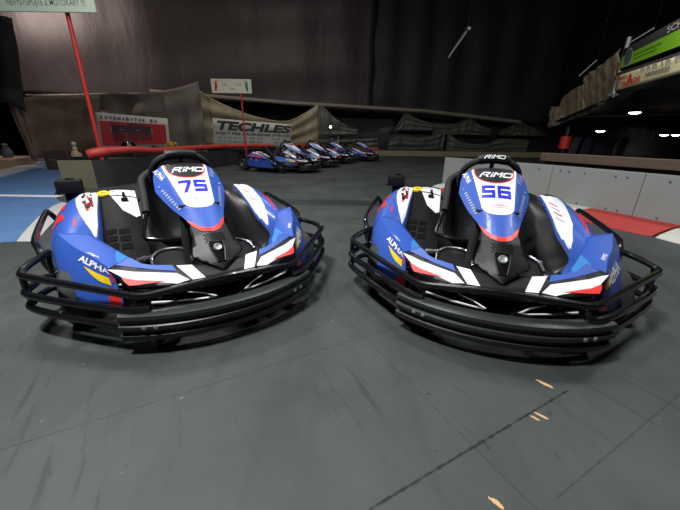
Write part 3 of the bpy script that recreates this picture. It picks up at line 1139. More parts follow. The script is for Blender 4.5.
REDK = mat('red_kerb', srgb(178, 52, 46), .55, noise=.25, nscale=7, bump=.1)
WHK = mat('white_kerb', srgb(205, 203, 192), .55, noise=.15, nscale=7, bump=.1)
kerb = tag(empty('kerb', (2.7, 3.5, 0)), 'sloping red and white track kerb along the foot of the grey barrier wall', 'kerb')
kb = [(0.0, .55, WHK), (.58, 1.35, REDK), (1.38, 2.1, WHK), (2.13, 2.9, REDK), (2.93, 3.62, WHK), (3.65, 5.02, REDK), (5.05, 6.0, WHK), (6.03, 7, REDK)]
for a, b, mt in kb:
    mb = MB(); rows = []
    n_ = 6
    for i in range(n_ + 1):
        t = a + (b - a) * i / n_
        p = wall_pt(min(t, 6.999)); d = (wall_pt(min(t + .3, 6.99)) - wall_pt(max(t - .3, 0))).normalized()
        n = Vector((d.y, -d.x, 0))
        if n.x > 0: n = -n
        w = .46 - (.03 if i in (0, n_) else 0)
        rows.append([p + n * .002, p + n * .002 + Vector((0, 0, .075)), p + n * .18 + Vector((0, 0, .062)), p + n * (w - .05) + Vector((0, 0, .024)), p + n * w + Vector((0, 0, .006)), p + n * w])
    mb.grid(rows, mt, closed=True, caps=True)
    tag(addp(mb, 'kerb_block', kerb, smooth=True, ang=50), ('red' if mt is REDK else 'white') + ' kerb block')

# timber rail behind it
WOOD = mat('brown_timber', srgb(112, 92, 80), .6, noise=.25, nscale=3, stretch=(1, 1, 12), bump=.1)
DKW = mat('dark_timber', srgb(52, 42, 40), .7, noise=.25, nscale=4)


def wallbox(mb, a, b, z0, z1, th, mt):
    a = Vector((a[0], a[1], 0)); b = Vector((b[0], b[1], 0))
    d = (b - a); c = (a + b) / 2
    mb.box((c.x, c.y, (z0 + z1) / 2), (d.length, th, z1 - z0), mt, rz=math.atan2(d.y, d.x))


rail = tag(empty('timber_rail', (4.6, 4.4, 0)), 'brown timber rail on posts behind the low grey barrier wall', 'barrier')
mb = MB(); wallbox(mb, (3.86, 6.35), (5.9, 1.2), .46, .60, .14, WOOD); addp(mb, 'rail_beam', rail, smooth=False, bevel=.008)
mb = MB(); wallbox(mb, (3.93, 6.35), (5.97, 1.2), .0, .45, .05, DKW); addp(mb, 'rail_board', rail, smooth=False)
for t in (.04, .35, .65, .95):
    mb = MB(); x = 4.0 + 2.03 * t; y = 6.38 - 5.1 * t
    mb.box((x, y, .23), (.09, .09, .46), DKW, rz=-1.2); addp(mb, 'rail_post', rail, smooth=False)

# ------------------------------------------------------------------ left rubber barrier with red padded rail
BL = [(-4.32, 4.97), (-3.93, 5.15), (-3.76, 5.38), (-3.62, 6.1), (-3.52, 8.0), (-3.15, 9.8), (-2.35, 11.8), (-1.2, 13.5)]
OLV = mat('olive_board', srgb(104, 102, 80), .5, noise=.15, nscale=4)
RUBB = mat('barrier_rubber', srgb(44, 44, 48), .5, noise=.25, nscale=5)
bar = tag(empty('rubber_barrier', (-3.7, 6.5, 0)), 'long low black barrier with a pale olive end, below the red padded rail', 'barrier')


def strip(P, z0, z1, th, mt, mb=None):
    mb = mb or MB()
    P = [Vector((p[0], p[1], 0)) for p in P]
    rows = []
    for i, p in enumerate(P):
        d = (P[min(i + 1, len(P) - 1)] - P[max(i - 1, 0)]).normalized()
        n = Vector((-d.y, d.x, 0))
        rows.append([p + Vector((0, 0, z0)), p + Vector((0, 0, z1)), p + n * th + Vector((0, 0, z1)), p + n * th + Vector((0, 0, z0))])
    mb.grid(rows, mt, closed=True, caps=True)
    return mb


sl = [tuple(v) for v in smoothline([(x, y, 0) for x, y in BL[1:]], 4)]
tag(addp(strip(BL[:2], 0, .425, .08, OLV), 'barrier_end', bar, smooth=False), 'pale olive end board')
addp(strip(sl, 0, .425, .10, RUBB), 'barrier_board', bar, ang=40)
REDP = mat('red_padding', srgb(176, 52, 48), .5, noise=.15, nscale=6)
mb = MB()
pp = [(-3.98, 5.20, .505), (-3.90, 5.24, .53), (-3.78, 5.40, .555), (-3.68, 5.8, .56), (-3.66, 6.6, .515), (-3.60, 7.6, .52), (-3.40, 9.0, .53), (-3.08, 10.0, .52), (-2.3, 11.95, .49), (-1.15, 13.6, .46)]
mb.tube(smoothline(pp, 5), [.075] * 10 + [.062] * 100, REDP, 12)
tag(mb.build('padded_rail'), 'red rounded padded rail lying along the top of the black barrier', 'rail')
# far plank barrier
TAN = mat('tan_plank', srgb(120, 112, 84), .6, noise=.2, nscale=3)
fb_ = tag(empty('plank_barrier', (3, 14.4, 0)), 'low tan plank barrier across the far end of the track', 'barrier')
FB = [(-1.2, 13.62), (.6, 14.2), (5.2, 14.6), (9.0, 14.8)]
addp(strip(FB, .09, .31, .12, TAN), 'barrier_plank', fb_, smooth=False)
addp(strip([(x, y + .02) for x, y in FB], 0, .09, .08, RUBB), 'barrier_base', fb_, smooth=False)
mb = MB()
mb.tube([(-.8, 13.95, .36), (.6, 14.28, .37), (1.6, 14.4, .36)], .055, REDP, 10)
tag(mb.build('padded_rail'), 'short red padded rail behind the farthest parked karts', 'rail')

# ------------------------------------------------------------------ red poles and signs
REDPOLE = mat('red_pole', srgb(190, 52, 46), .45, noise=.1)
SIGNW = mat('sign_white', srgb(222, 226, 212), .5)
INK = mat('sign_ink', srgb(60, 66, 66), .6)
INKG = mat('sign_grey_ink', srgb(120, 126, 120), .6)


def face_cam_axes(p, up=Vector((0, 0, 1)), rz=0.0):
    d = Vector((p.x, p.y, 0)).normalized()
    d = Euler((0, 0, rz)).to_matrix() @ d
    rt = Vector((d.y, -d.x, 0))
    return rt, d


# tall pole
b0 = at(100, 150, 5.95); t0 = at(68.5, 12, 5.95)
pole = tag(empty('pole', (b0.x, b0.y, 0)), 'tall red pole carrying the large pale warning board', 'pole')
mb = MB(); mb.tube([(b0.x, b0.y, .0), (b0.x, b0.y, t0.z + .25)], .032, REDPOLE, 12); addp(mb, 'pole_tube', pole)
mb = MB(); mb.box((b0.x, b0.y, .01), (.16, .16, .02), REDPOLE); addp(mb, 'pole_foot', pole)
# big board on it (only its lower part is in view)
BY = 5.85
p0 = at(-70, 5, BY); p1 = at(96, 12.5, BY)
sb = tag(empty('warning_board', (p1.x - 1, BY, p1.z)), 'large pale board with grey lettering on the tall red pole at the left', 'sign')
W0 = p1.x - p0.x
mb = MB()
o = Vector((p1.x - 2.6, BY, p1.z)); ux = Vector((1, 0, 0)); uy = Vector((0, 0, 1))
mb.box((p1.x - 1.3, BY + .015, p1.z + .45), (2.6, .03, .9), mat('warning_board_face', srgb(196, 214, 196), .5), bev=.004)
addp(mb, 'board_panel', sb, smooth=False)
Fp = planeF((p1.x, BY - .002, p1.z), (1, 0, 0), (0, 0, 1))
mb = MB()
lay_text(mb, 'NEVYSTUPUJTE Z MOTOKARY !!!', Fp, (-.74, .125), (1, 0), (0, 1), .085, 1.2, INKG, .0, .01, 0, 0)
addp(mb, 'board_lettering', sb, smooth=False)
mb = MB()
lay_text(mb, 'B', Fp, (-1.62, .18), (1, 0), (0, 1), .22, .2, INK, .0, .03, 0, 0)
for i in range(14):
    x = -.98 + .062 * i
    mb.sticker([rect(x, .235, x + .042, .30)], Fp, INKG, 0, 0)
addp(mb, 'board_letters', sb, smooth=False)
# second pole and its sign
b1 = at(246, 151, 9.4); t1 = at(241.2, 92, 9.4)
pole2 = tag(empty('pole', (b1.x, b1.y, 0)), 'thin red pole carrying the small white direction board', 'pole')
mb = MB(); mb.tube([(b1.x, b1.y, 0), (b1.x, b1.y, t1.z + .1)], .024, REDPOLE, 10); addp(mb, 'pole_tube', pole2)
mb = MB(); mb.box((b1.x, b1.y, .01), (.14, .14, .02), REDPOLE); addp(mb, 'pole_foot', pole2)
SY = 9.36
q0 = at(212.5, 93, SY); q1 = at(252, 92.5, SY); q2 = at(250.5, 79.5, SY)
zc = (q0.z + q2.z) / 2 + .0; wd = q1.x - q0.x; ht = q2.z - q0.z
cx = (q0.x + q1.x) / 2
s2 = tag(empty('direction_board', (cx, SY, zc)), 'small white board with a red and a green mark on the thin pole', 'sign')
tilt_ = 0.0
mb = MB(); mb.box((cx, SY - .02, zc), (wd, .025, ht), mat('sign_cream', srgb(236, 232, 208), .5), bev=.003); addp(mb, 'board_panel', s2, smooth=False)
Fp = planeF((cx, SY - .034, zc), (1, 0, 0), (0, 0, 1))
GRN = mat('sign_green', srgb(30, 140, 90), .5); SRED = mat('sign_red', srgb(220, 70, 60), .5)


def foot(cx_, m_, s):
    L = []
    for i in range(14):
        a = 2 * PI * i / 14
        L.append((cx_ + s * (.035 * math.cos(a) + .03 * math.sin(a) * 0), .02 + .09 * math.sin(a)))
    heel = [(cx_ - s * .015 + .028 * math.cos(2 * PI * i / 10), -.075 + .055 * math.sin(2 * PI * i / 10)) for i in range(10)]
    toes = [[(cx_ + s * (.05 - .022 * k) + .011 * math.cos(2 * PI * i / 8), .125 - .008 * k * k * .5 + .014 * math.sin(2 * PI * i / 8)) for i in range(8)] for k in range(4)]
    return [L, heel] + toes


for cx_, m_, s, nm in ((-wd * .38, SRED, 1, 'red'), (wd * .38, GRN, -1, 'green')):
    mb = MB(); mb.sticker(foot(cx_, m_, s), Fp, m_, 0, 0); tag(addp(mb, 'board_mark', s2, smooth=False), nm + ' foot-shaped mark')
mb = MB()
for (x, y) in ((-.17, .03), (.02, -.07), (.20, .04)):
    for k in range(3):
        mb.sticker([[(x + .045 * k - .06, y - .02 + .01 * (k % 2)), (x + .045 * k - .045, y - .03), (x + .045 * k - .03, y + .03), (x + .045 * k - .05, y + .02)]], Fp, INKG, 0, 0)
tag(addp(mb, 'board_arrow', s2, smooth=False), 'grey scribbled marks')

# ------------------------------------------------------------------ tarpaulins, banners and the back of the hall
def tarp_mat(name, col, rough=.55):
    m = bpy.data.materials.new(name)
    m.use_nodes = True
    nt = m.node_tree; N = nt.nodes; L = nt.links
    b = N['Principled BSDF']
    tc = N.new('ShaderNodeTexCoord')
    mp = N.new('ShaderNodeMapping'); mp.inputs['Scale'].default_value = (1.2, 1.2, .35)
    L.new(tc.outputs['Object'], mp.inputs['Vector'])
    n = N.new('ShaderNodeTexNoise'); n.inputs['Scale'].default_value = 2.2; n.inputs['Detail'].default_value = 6; n.inputs['Distortion'].default_value = .4
    L.new(mp.outputs['Vector'], n.inputs['Vector'])
    r = N.new('ShaderNodeValToRGB')
    r.color_ramp.elements[0].position = .3; r.color_ramp.elements[0].color = tuple(c * .75 for c in col[:3]) + (1,)
    r.color_ramp.elements[1].position = .75; r.color_ramp.elements[1].color = tuple(min(1, c * 1.25) for c in col[:3]) + (1,)
    L.new(n.outputs['Fac'], r.inputs['Fac']); L.new(r.outputs['Color'], b.inputs['Base Color'])
    b.inputs['Roughness'].default_value = rough
    bp = N.new('ShaderNodeBump'); bp.inputs['Strength'].default_value = .35; bp.inputs['Distance'].default_value = .10
    L.new(n.outputs['Fac'], bp.inputs['Height']); L.new(bp.outputs['Normal'], b.inputs['Normal'])
    MATS[name] = m
    return m


DARKT = tarp_mat('dark_tarp', srgb(38, 32, 32), .65)
BLACKT = tarp_mat('black_tarp', srgb(24, 24, 30), .55)
GREYTP = tarp_mat('grey_tarp', srgb(95, 91, 82), .5)
TANT = tarp_mat('tan_tarp', srgb(121, 112, 88), .55)
OLT = tarp_mat('olive_tarp', srgb(80, 82, 72), .55)


def wavy_sheet(name, top, bot, mt, nx=40, nz=24, amp=.06, folds=7, seed=1, sag=0.0, off=0.0, parent=None):
    """hanging cloth between two polylines (same count of points), with vertical folds"""
    r = random.Random(seed)
    ph = [r.uniform(0, 6.28) for _ in range(8)]
    fr = [folds * r.uniform(.6, 1.7) for _ in range(8)]
    T = [Vector(p) for p in top]; B = [Vector(p) for p in bot]

    def ev(P, t):
        x = t * (len(P) - 1); i = min(int(x), len(P) - 2); f = x - i
        return P[i] * (1 - f) + P[i + 1] * f
    rows = []
    for j in range(nz + 1):
        v = j / nz
        row = []
        for i in range(nx + 1):
            u = i / nx
            a, b = ev(T, u), ev(B, u)
            p = a * (1 - v) + b * v
            d = (ev(T, min(1, u + .02)) - ev(T, max(0, u - .02)))
            n = Vector((d.y, -d.x, 0))
            if n.length < 1e-6: n = Vector((0, -1, 0))
            n.normalize()
            w = sum(math.sin(fr[k] * 6.28 * u + ph[k] + 1.5 * v * math.sin(ph[k])) for k in range(4)) / 4
            w += 1.1 * sum(math.sin(fr[k] * 2.2 * v + ph[k] + fr[k - 2] * 1.2 * u + .8 * math.sin(5 * u + ph[k])) for k in range(4, 8)) / 4
            p = p + n * (w * amp * (.35 + .65 * math.sin(PI * min(1, max(0, v * .8 + .1)))) + off)
            row.append(p)
        rows.append(row)
    mb = MB()
    mb.grid(rows, mt)
    o = mb.build(name, parent, solid=.004, recalc=False)
    return o


# dark sheeting that closes the hall: wall, side and ceiling
wavy = wavy_sheet('wall_back', [(-14, 15.2, 7), (-6, 15.6, 7), (0, 15.8, 7), (8, 16, 7), (22, 16, 7)], [(-14, 15.2, 0), (-6, 15.6, 0), (0, 15.8, 0), (8, 16, 0), (22, 16, 0)], BLACKT, 70, 30, .15, 9, 3)
tag(wavy, kind='structure')
m = MB(); m.box((2, 8, 7.05), (44, 34, .1), mat('ceiling_black', srgb(14, 14, 18), .8, noise=.2, nscale=1)); tag(m.build('ceiling', smooth=False), kind='structure')
m = MB(); m.box((-16.1, 8, 3.5), (.2, 34, 7), mat('side_wall_dark', srgb(40, 34, 32), .8, noise=.3, nscale=1)); tag(m.build('wall_left', smooth=False), kind='structure')
m = MB(); m.box((24.1, 8, 3.5), (.2, 34, 7), mat('side_wall_black', srgb(10, 10, 14), .8)); tag(m.build('wall_right', smooth=False), kind='structure')
m = MB(); m.box((4, -5.1, 3.5), (40, .2, 7), MATS['side_wall_dark']); tag(m.build('wall_front', smooth=False), kind='structure')

# big brown-black tarpaulin hanging behind the red poles, up to the roof
o = wavy_sheet('hanging_tarp', [(-11.5, 11.0, 6.6), (-7.5, 12.4, 6.6), (-3, 13.8, 6.6), (1.2, 14.65, 6.6)],
               [(-11.5, 11.2, 2.0), (-7.5, 12.6, 2.0), (-3, 14.0, 2.05), (1.2, 14.85, 1.80)], DARKT, 70, 30, .12, 5, 11)
tag(o, 'huge dark brown sheet hanging from the roof behind the red poles', 'tarpaulin')
o = wavy_sheet('hanging_tarp', [(1.0, 14.85, 6.6), (5, 15.2, 6.6), (9.5, 15.4, 6.6)], [(.6, 15.0, 1.85), (5, 15.3, 1.6), (9.5, 15.5, 1.5)], tarp_mat('navy_sheet', srgb(17, 17, 22), .7), 50, 30, .08, 5, 12)
tag(o, 'nearly black sheet hanging high behind the kart numbered 56', 'tarpaulin')
# pipe under it
m = MB(); a, b = at(30, 80, 12.0), at(430, 113, 14.6)
m.tube([at(150, 91.5, 12.5), at(290, 103, 13.9), at(425, 111, 14.7), at(520, 122, 14.9)], .075, mat('grey_pipe', srgb(110, 104, 92), .5, noise=.2, nscale=3), 10)
tag(m.build('pipe'), 'long grey pipe running under the dark hanging sheet', 'pipe')


def drape(name, pk, pts_top, zb, mt, label, seed, group='grey sheets draped along the back of the track', amp=.035, n=44):
    top = smoothline(pts_top, 5)
    bot = [(p.x, p.y + .1, zb) for p in top]
    o = wavy_sheet(name, top, bot, mt, n, 26, amp, 5, seed)
    return tag(o, label, 'tarpaulin', group)


def AT(l):
    return [at(u, v, Y) for u, v, Y in l]


# lower row of sheets, each sagging between its peaks
drape('draped_tarp', 0, AT([(24, 94, 10.2), (60, 94, 10.4), (110, 93, 10.8), (150, 92, 11.2), (180, 87, 11.5), (198, 81, 11.7)]), .1, tarp_mat('grey_brown_tarp', srgb(91, 84, 77)), 'wide grey brown sheet behind the red furniture banner', 21, amp=.09)
drape('draped_tarp', 0, AT([(199, 90, 12.2), (213, 99, 12.3), (235, 109, 12.5), (258, 117, 12.7), (285, 121, 12.9), (303, 114, 13.1), (318, 104, 13.2)]), .5, TANT, 'tan sheet sagging above the white machinery banner', 22, amp=.06)
drape('draped_tarp', 0, AT([(318, 104, 13.2), (326, 109, 13.3), (340, 122, 13.5), (358, 129, 13.6)]), .9, OLT, 'olive sheet falling right from the tent peak above the parked karts', 23)
drape('draped_tarp', 0, AT([(396, 127, 14.8), (401, 119, 14.8), (405.5, 112.5, 14.8), (416, 118, 14.9), (434, 125, 15.0)]), 1.15, OLT, 'pale olive peak of sheet above the tan plank barrier', 24)
drape('draped_tarp', 0, AT([(434, 124, 15.1), (452, 124, 15.1), (464, 120, 15.1), (471, 117, 15.1), (478, 124, 15.1), (492, 130, 15.1)]), 1.0, tarp_mat('dull_tarp', srgb(66, 65, 58)), 'dull grey peak of sheet beyond the wheel of kart 56', 25)
drape('draped_tarp', 0, AT([(500, 131, 15.2), (512, 125, 15.2), (521, 121.5, 15.2), (532, 128, 15.2), (548, 133, 15.2)]), 1.0, MATS['dull_tarp'], 'dim grey peak of sheet left of the post with a red pad', 26)
drape('draped_tarp', 0, AT([(312, 134, 14.9), (335, 138, 14.9), (356, 139, 14.9), (378, 138, 14.8)]), .3, tarp_mat('low_tarp', srgb(73, 72, 65)), 'grey sheet hanging low behind the parked karts', 27)
drape('draped_tarp', 0, AT([(388, 139, 15.0), (398, 134, 15.0), (420, 137, 15.0), (438, 134, 15.0), (446, 131, 15.0)]), .3, tarp_mat('slate_tarp', srgb(58, 59, 56)), 'slate grey sheet hanging low above the tan plank barrier', 28)
drape('draped_tarp', 0, AT([(448, 133, 15.2), (462, 142, 15.2), (485, 144, 15.2), (500, 139, 15.2), (530, 140, 15.2)]), .3, MATS['low_tarp'], 'grey sheet with pale folds low beyond the wheel of kart 56', 29)
# tan canvas flap at the far left, beside the dark opening
o = wavy_sheet('canvas_flap', [at(4, 96, 8.6), at(16, 98, 8.7), at(40, 96, 9.2), at(75, 96, 9.7), at(100, 95, 10.1)], [at(31, 158, 8.9), at(38, 158, 9.0), at(50, 157, 9.4), at(75, 156, 9.9), at(100, 154, 10.2)], tarp_mat('brown_canvas', srgb(112, 93, 77)), 40, 16, .05, 4, 33)
tag(o, 'brown canvas flap tied back beside the dark opening at the left', 'tarpaulin')
o = wavy_sheet('canvas_flap', [at(-30, 14, 8.0), at(4, 16, 8.2), at(12, 18, 8.4)], [at(-30, 100, 8.2), at(6, 103, 8.3), at(26, 112, 8.5)], mat('dark_canvas', srgb(38, 32, 34), .6, noise=.3, nscale=2), 20, 16, .04, 4, 35)
tag(o, 'dark canvas panel hanging above the opening at the far left', 'tarpaulin')

# rods between the peaks
ROD = mat('thin_rod', srgb(150, 148, 140), .5)
# support posts behind sheets
m = MB(); pa = at(338, 148, 13.7); m.tube([(pa.x, pa.y, 0), (pa.x, pa.y, 1.45)], .03, ROD, 8)
tag(m.build('support_post'), 'thin grey post under the tent peak behind the parked karts', 'post')

# banners
def banner(name, pts, depth, label, mt):
    P = [Vector(p) for p in pts]   # bl, br, tr, tl
    e = tag(empty(name, (P[0] + P[1]) / 2), label, 'banner')
    ux = (P[1] - P[0]); uy = Vector((0, 0, 1))
    w = ux.length; h = ((P[3].z - P[0].z) + (P[2].z - P[1].z)) / 2
    n = Vector((ux.y, -ux.x, 0)).normalized()
    if n.dot(Vector((0, 1, 1)) - (P[0] + P[1]) / 2) < 0: n = -n
    F = lambda u, v: P[0] * (1 - u) * (1 - v) + P[1] * u * (1 - v) + P[2] * u * v + P[3] * (1 - u) * v
    mb = MB()
    rows = [[F(u / 12, v / 4) - n * .0 for u in range(13)] for v in range(5)]
    mb.grid(rows, mt)
    addp(mb, 'banner_sheet', e, solid=.006, recalc=False)
    return e, F, n


def onb(F, n, k):
    return lambda u, v: F(u, v) + n * k


CRM = mat('banner_white', srgb(176, 168, 160), .6, noise=.08, nscale=3)
BRED = mat('banner_red', srgb(160, 18, 26), .55, noise=.1, nscale=3)
BINK = mat('banner_ink', srgb(34, 28, 30), .6)
e, F, n = banner('banner', [at(101, 151, 8.6), at(170.5, 148, 9.6), at(167.5, 118.5, 9.6), at(95, 112, 8.6)], 0, 'red banner with a white border advertising furniture, behind the red rail', CRM)
mb = MB(); mb.sticker([rect(.035, .14, .955, .79)], onb(F, n, .009), BRED, 0, .1); addp(mb, 'banner_field', e, smooth=False)
mb = MB()
for i, ch in enumerate('KOVONABYTOK.EU'):
    lay_text(mb, ch, onb(F, n, .012), (.075 + .0565 * i, .885 if ch != '.' else .85), (1, 0), (0, 1), .085 if ch != '.' else .02, .036 if ch != '.' else .012, BINK, 0, .05, 0, 0)
addp(mb, 'banner_lettering', e, smooth=False)
mb = MB()
DR = mat('banner_dark_red', srgb(96, 18, 28), .55); DK = mat('banner_photo_dark', srgb(52, 26, 34), .55); PK = mat('banner_photo_pale', srgb(150, 130, 136), .55)
G = onb(F, n, .013)
mb.sticker([rect(.17, .50, .74, .70)], G, DK, 0, .1)
for x in (.19, .38, .56):
    mb.sticker([rect(x, .27, x + .165, .44)], G, DR, 0, .1)
    mb.sticker([rect(x, .44, x + .165, .475)], G, DK, 0, .1)
G2 = onb(F, n, .015)
for x in (.165, .735):
    mb.sticker([rect(x, .48, x + .012, .66)], G2, PK, 0, 0)
mb.sticker([rect(.28, .57, .33, .585), rect(.50, .56, .56, .575)], G2, PK, 0, 0)
mb.sticker([rect(.40, .69, .64, .76)], G, DR, 0, 0)
tag(addp(mb, 'banner_picture', e, smooth=False), 'dark red picture of cabinets')
mb = MB()
for i, x in enumerate((.07, .20, .40, .57, .70)):
    mb.sticker([[(x, .03), (x + .09, .02), (x + .08, .09), (x + .03, .11), (x + .0, .07)]], G, (BRED, BINK, BINK, INKG, BINK)[i], 0, 0)
addp(mb, 'banner_footer', e, smooth=False)

e, F, n = banner('banner', [at(214, 149, 11.2), at(290.5, 149, 11.8), at(291.5, 124.5, 11.8), at(212.5, 118, 11.2)], 0, 'white banner with large dark lettering for machine parts, behind the thin red pole', mat('banner_grey', srgb(150, 150, 146), .6, noise=.1, nscale=3))
G = onb(F, n, .010)
mb = MB(); lay_text(mb, 'TECHLES', G, (.50, .80), (1, 0), (0, 1), .28, .95, BINK, 0, .045, .12, .1); tag(addp(mb, 'banner_title', e, smooth=False), 'heavy dark TECHLES lettering')
mb = MB(); lay_text(mb, 'DIELY PRE ZAHRADNE STROJE', G, (.50, .54), (1, 0), (0, 1), .085, .94, BINK, 0, .02, .1, .1); addp(mb, 'banner_subtitle', e, smooth=False)
mb = MB()
rr = random.Random(4)
for row, y in enumerate((.38, .25, .12)):
    x = .06
    while x < .92:
        w = rr.uniform(.03, .09)
        if not (.62 < x < .72): mb.sticker([rect(x, y, x + w, y + .05)], G, INKG, 0, 0)
        x += w + .02
tag(addp(mb, 'banner_small_print', e, smooth=False), 'rows of small grey print')

# ------------------------------------------------------------------ odds and ends at the left
WD2 = mat('pale_platform', srgb(146, 122, 100), .6, noise=.2, nscale=3)
pl = tag(empty('platform', (-8, 7.8, 0)), 'low wooden platform with a pale front edge by the dark opening', 'platform')
mb = MB()
top = [(-7.35, 6.75), (-8.55, 9.2), (-9.6, 9.2), (-12, 6.4)]
lo = [(x, y, 0) for x, y in top]; hi = [(x, y, .20) for x, y in top]
mb.face(hi, WD2); mb.grid([lo + [lo[0]], hi + [hi[0]]], WD2); addp(mb, 'platform_deck', pl, smooth=False, bevel=.01)
mb = MB()
top = [(-6.62, 6.22), (-8.0, 8.85), (-8.45, 9.1), (-7.30, 6.72), (-11.5, 6.3), (-11.5, 5.9)]
top = [(-6.60, 6.20), (-7.96, 8.86), (-8.45, 9.1), (-7.28, 6.66), (-9.5, 4.6), (-9.1, 4.2)]
lo = [(x, y, 0) for x, y in top]; hi = [(x, y, .05) for x, y in top]
mb.face(hi, PALE); mb.grid([lo + [lo[0]], hi + [hi[0]]], PALE); tag(addp(mb, 'platform_step', pl, smooth=False), 'pale painted edge step')
# dark stand
STD = mat('stand_dark', srgb(24, 22, 26), .5)
st = tag(empty('folding_stand', (-7.6, 6.9, .2)), 'dark folding stand on the platform at the left edge', 'stand')
for a, b in (((-7.75, 6.9, .2), (-7.55, 7.0, .62)), ((-7.42, 6.9, .2), (-7.6, 7.0, .62)), ((-7.8, 7.3, .2), (-7.62, 7.05, .62))):
    mb = MB(); mb.tube([a, b], .022, STD, 8); addp(mb, 'leg', st)
mb = MB(); mb.box((-7.6, 7.02, .64), (.42, .34, .03), STD, bev=.005); addp(mb, 'stand_top', st, smooth=False)
# pale sack further back
m = MB()
for k, (r_, z) in enumerate(((.0, 0),)):
    m.lathe([(.0, 0), (.09, .0), (.12, .05), (.12, .13), (.08, .22), (.05, .28), (.07, .32), (.03, .34), (0, .33)], Vector((at(9, 158.5, 8.6).x, 8.6, .202)), (0, 0, 1), mat('pale_sack', srgb(84, 84, 98), .7, noise=.2, nscale=8), 14)
tag(m.build('sack'), 'pale grey sack standing in the dark opening at the left', 'sack')

# small ornaments behind the red rail
GOLD = mat('ornament_gold', srgb(206, 170, 60), .4, .3)
WHP = mat('ornament_white', srgb(150, 138, 130), .5)


def ornament(u, v, Y, kind, label):
    p = at(u, v, Y)
    e = tag(empty('ornament', (p.x, p.y, p.z)), label, 'ornament')
    if kind == 'round':
        mb = MB(); mb.lathe([(0, -.17), (.10, -.15), (.145, -.06), (.15, .03), (.11, .11), (0, .13)], p, (0, 0, 1), BLKG, 16); addp(mb, 'ornament_body', e)
        mb = MB()
        for a in (-.9, -.3, .3, .9):
            mb.lathe([(0, 0), (.032, 0), (.028, .02), (0, .025)], p + Vector((.15 * math.sin(a), -.14 * math.cos(a), -.01 + .05 * (-1) ** int(a * 10))), (math.sin(a), -math.cos(a), 0), GOLD, 10)
        addp(mb, 'ornament_spots', e)
        mb = MB(); mb.tube([p + Vector((0, 0, -.15)), Vector((p.x, p.y, 0))], .03, STD, 8); addp(mb, 'ornament_stand', e)
    elif kind == 'cup':
        mb = MB(); mb.lathe([(0, -.16), (.07, -.16), (.07, -.13), (.02, -.10), (.02, -.04), (.07, .0), (.095, .07), (.10, .13), (.085, .13), (.06, .05), (0, .02)], p, (0, 0, 1), GOLD, 16); addp(mb, 'ornament_body', e)
        mb = MB()
        for s in (-1, 1): mb.tube([p + Vector((s * .09, 0, .11)), p + Vector((s * .14, 0, .09)), p + Vector((s * .13, 0, .03)), p + Vector((s * .07, 0, .0))], .01, GOLD, 6, .03)
        addp(mb, 'handle', e)
        mb = MB(); mb.tube([p + Vector((0, 0, -.16)), Vector((p.x, p.y, 0))], .03, STD, 8); addp(mb, 'ornament_stand', e)
    else:
        mb = MB(); mb.lathe([(0, -.14), (.10, -.14), (.10, -.08), (.035, -.05), (.05, .02), (.03, .06), (.05, .11), (.035, .15), (0, .16)], p, (0, 0, 1), WHP, 14); addp(mb, 'ornament_body', e)
        mb = MB(); mb.lathe([(0, -.085), (.06, -.085), (.065, -.04), (.05, -.025), (0, -.025)], p + Vector((0, -.02, 0)), (0, 0, 1), GOLD, 12); addp(mb, 'ornament_band', e)
        mb = MB(); mb.tube([p + Vector((0, 0, -.14)), Vector((p.x, p.y, 0))], .04, STD, 8); addp(mb, 'ornament_stand', e)
    return e


ornament(129, 147, 7.4, 'round', 'round black ornament with yellow spots, below the red furniture banner')
ornament(172, 147.5, 8.2, 'cup', 'small golden cup standing right of the red furniture banner')
ornament(75, 149.5, 7.0, 'figure', 'small pale figure with a yellow band left of the tall red pole')
mb = MB(); p = at(201, 147.5, 8.9); mb.lathe([(0, -.07), (.05, -.05), (.075, 0), (.05, .05), (0, .07)], p, (0, 0, 1), mat('pale_ball', srgb(225, 175, 150), .5), 14)
mb.tube([p - Vector((0, 0, .06)), Vector((p.x, p.y, 0))], .025, STD, 8)
tag(mb.build('ornament'), 'small pale round ornament above the red rail, left of the white banner', 'ornament')
# low dark clutter behind the barrier
rk = random.Random(9)
CL = [mat('clutter_dark', srgb(40, 38, 40), .6, noise=.3), mat('clutter_brown', srgb(66, 52, 44), .7, noise=.3)]
for i, (u, v, Y, lab) in enumerate(((88, 153, 7.6, 'dark crate on the ground left of the tall red pole'), (62, 154, 7.9, 'brown crate on the ground beside the canvas flap'))):
    p = at(u, v, Y)
    e = tag(empty('crate', (p.x, p.y, 0)), lab, 'crate')
    mb = MB()
    for z in (.05, .16, .27, .38):
        mb.box((p.x, p.y - .2, z), (.55, .02, .08), CL[i]); mb.box((p.x, p.y + .2, z), (.55, .02, .08), CL[i])
        mb.box((p.x - .27, p.y, z), (.02, .4, .08), CL[i]); mb.box((p.x + .27, p.y, z), (.02, .4, .08), CL[i])
    addp(mb, 'crate_slats', e, smooth=False)
    mb = MB()
    for sx_ in (-.25, .25):
        for sy_ in (-.18, .18): mb.box((p.x + sx_, p.y + sy_, .22), (.04, .04, .44), CL[i])
    mb.box((p.x, p.y, .03), (.5, .38, .02), CL[i])
    addp(mb, 'crate_frame', e, smooth=False)

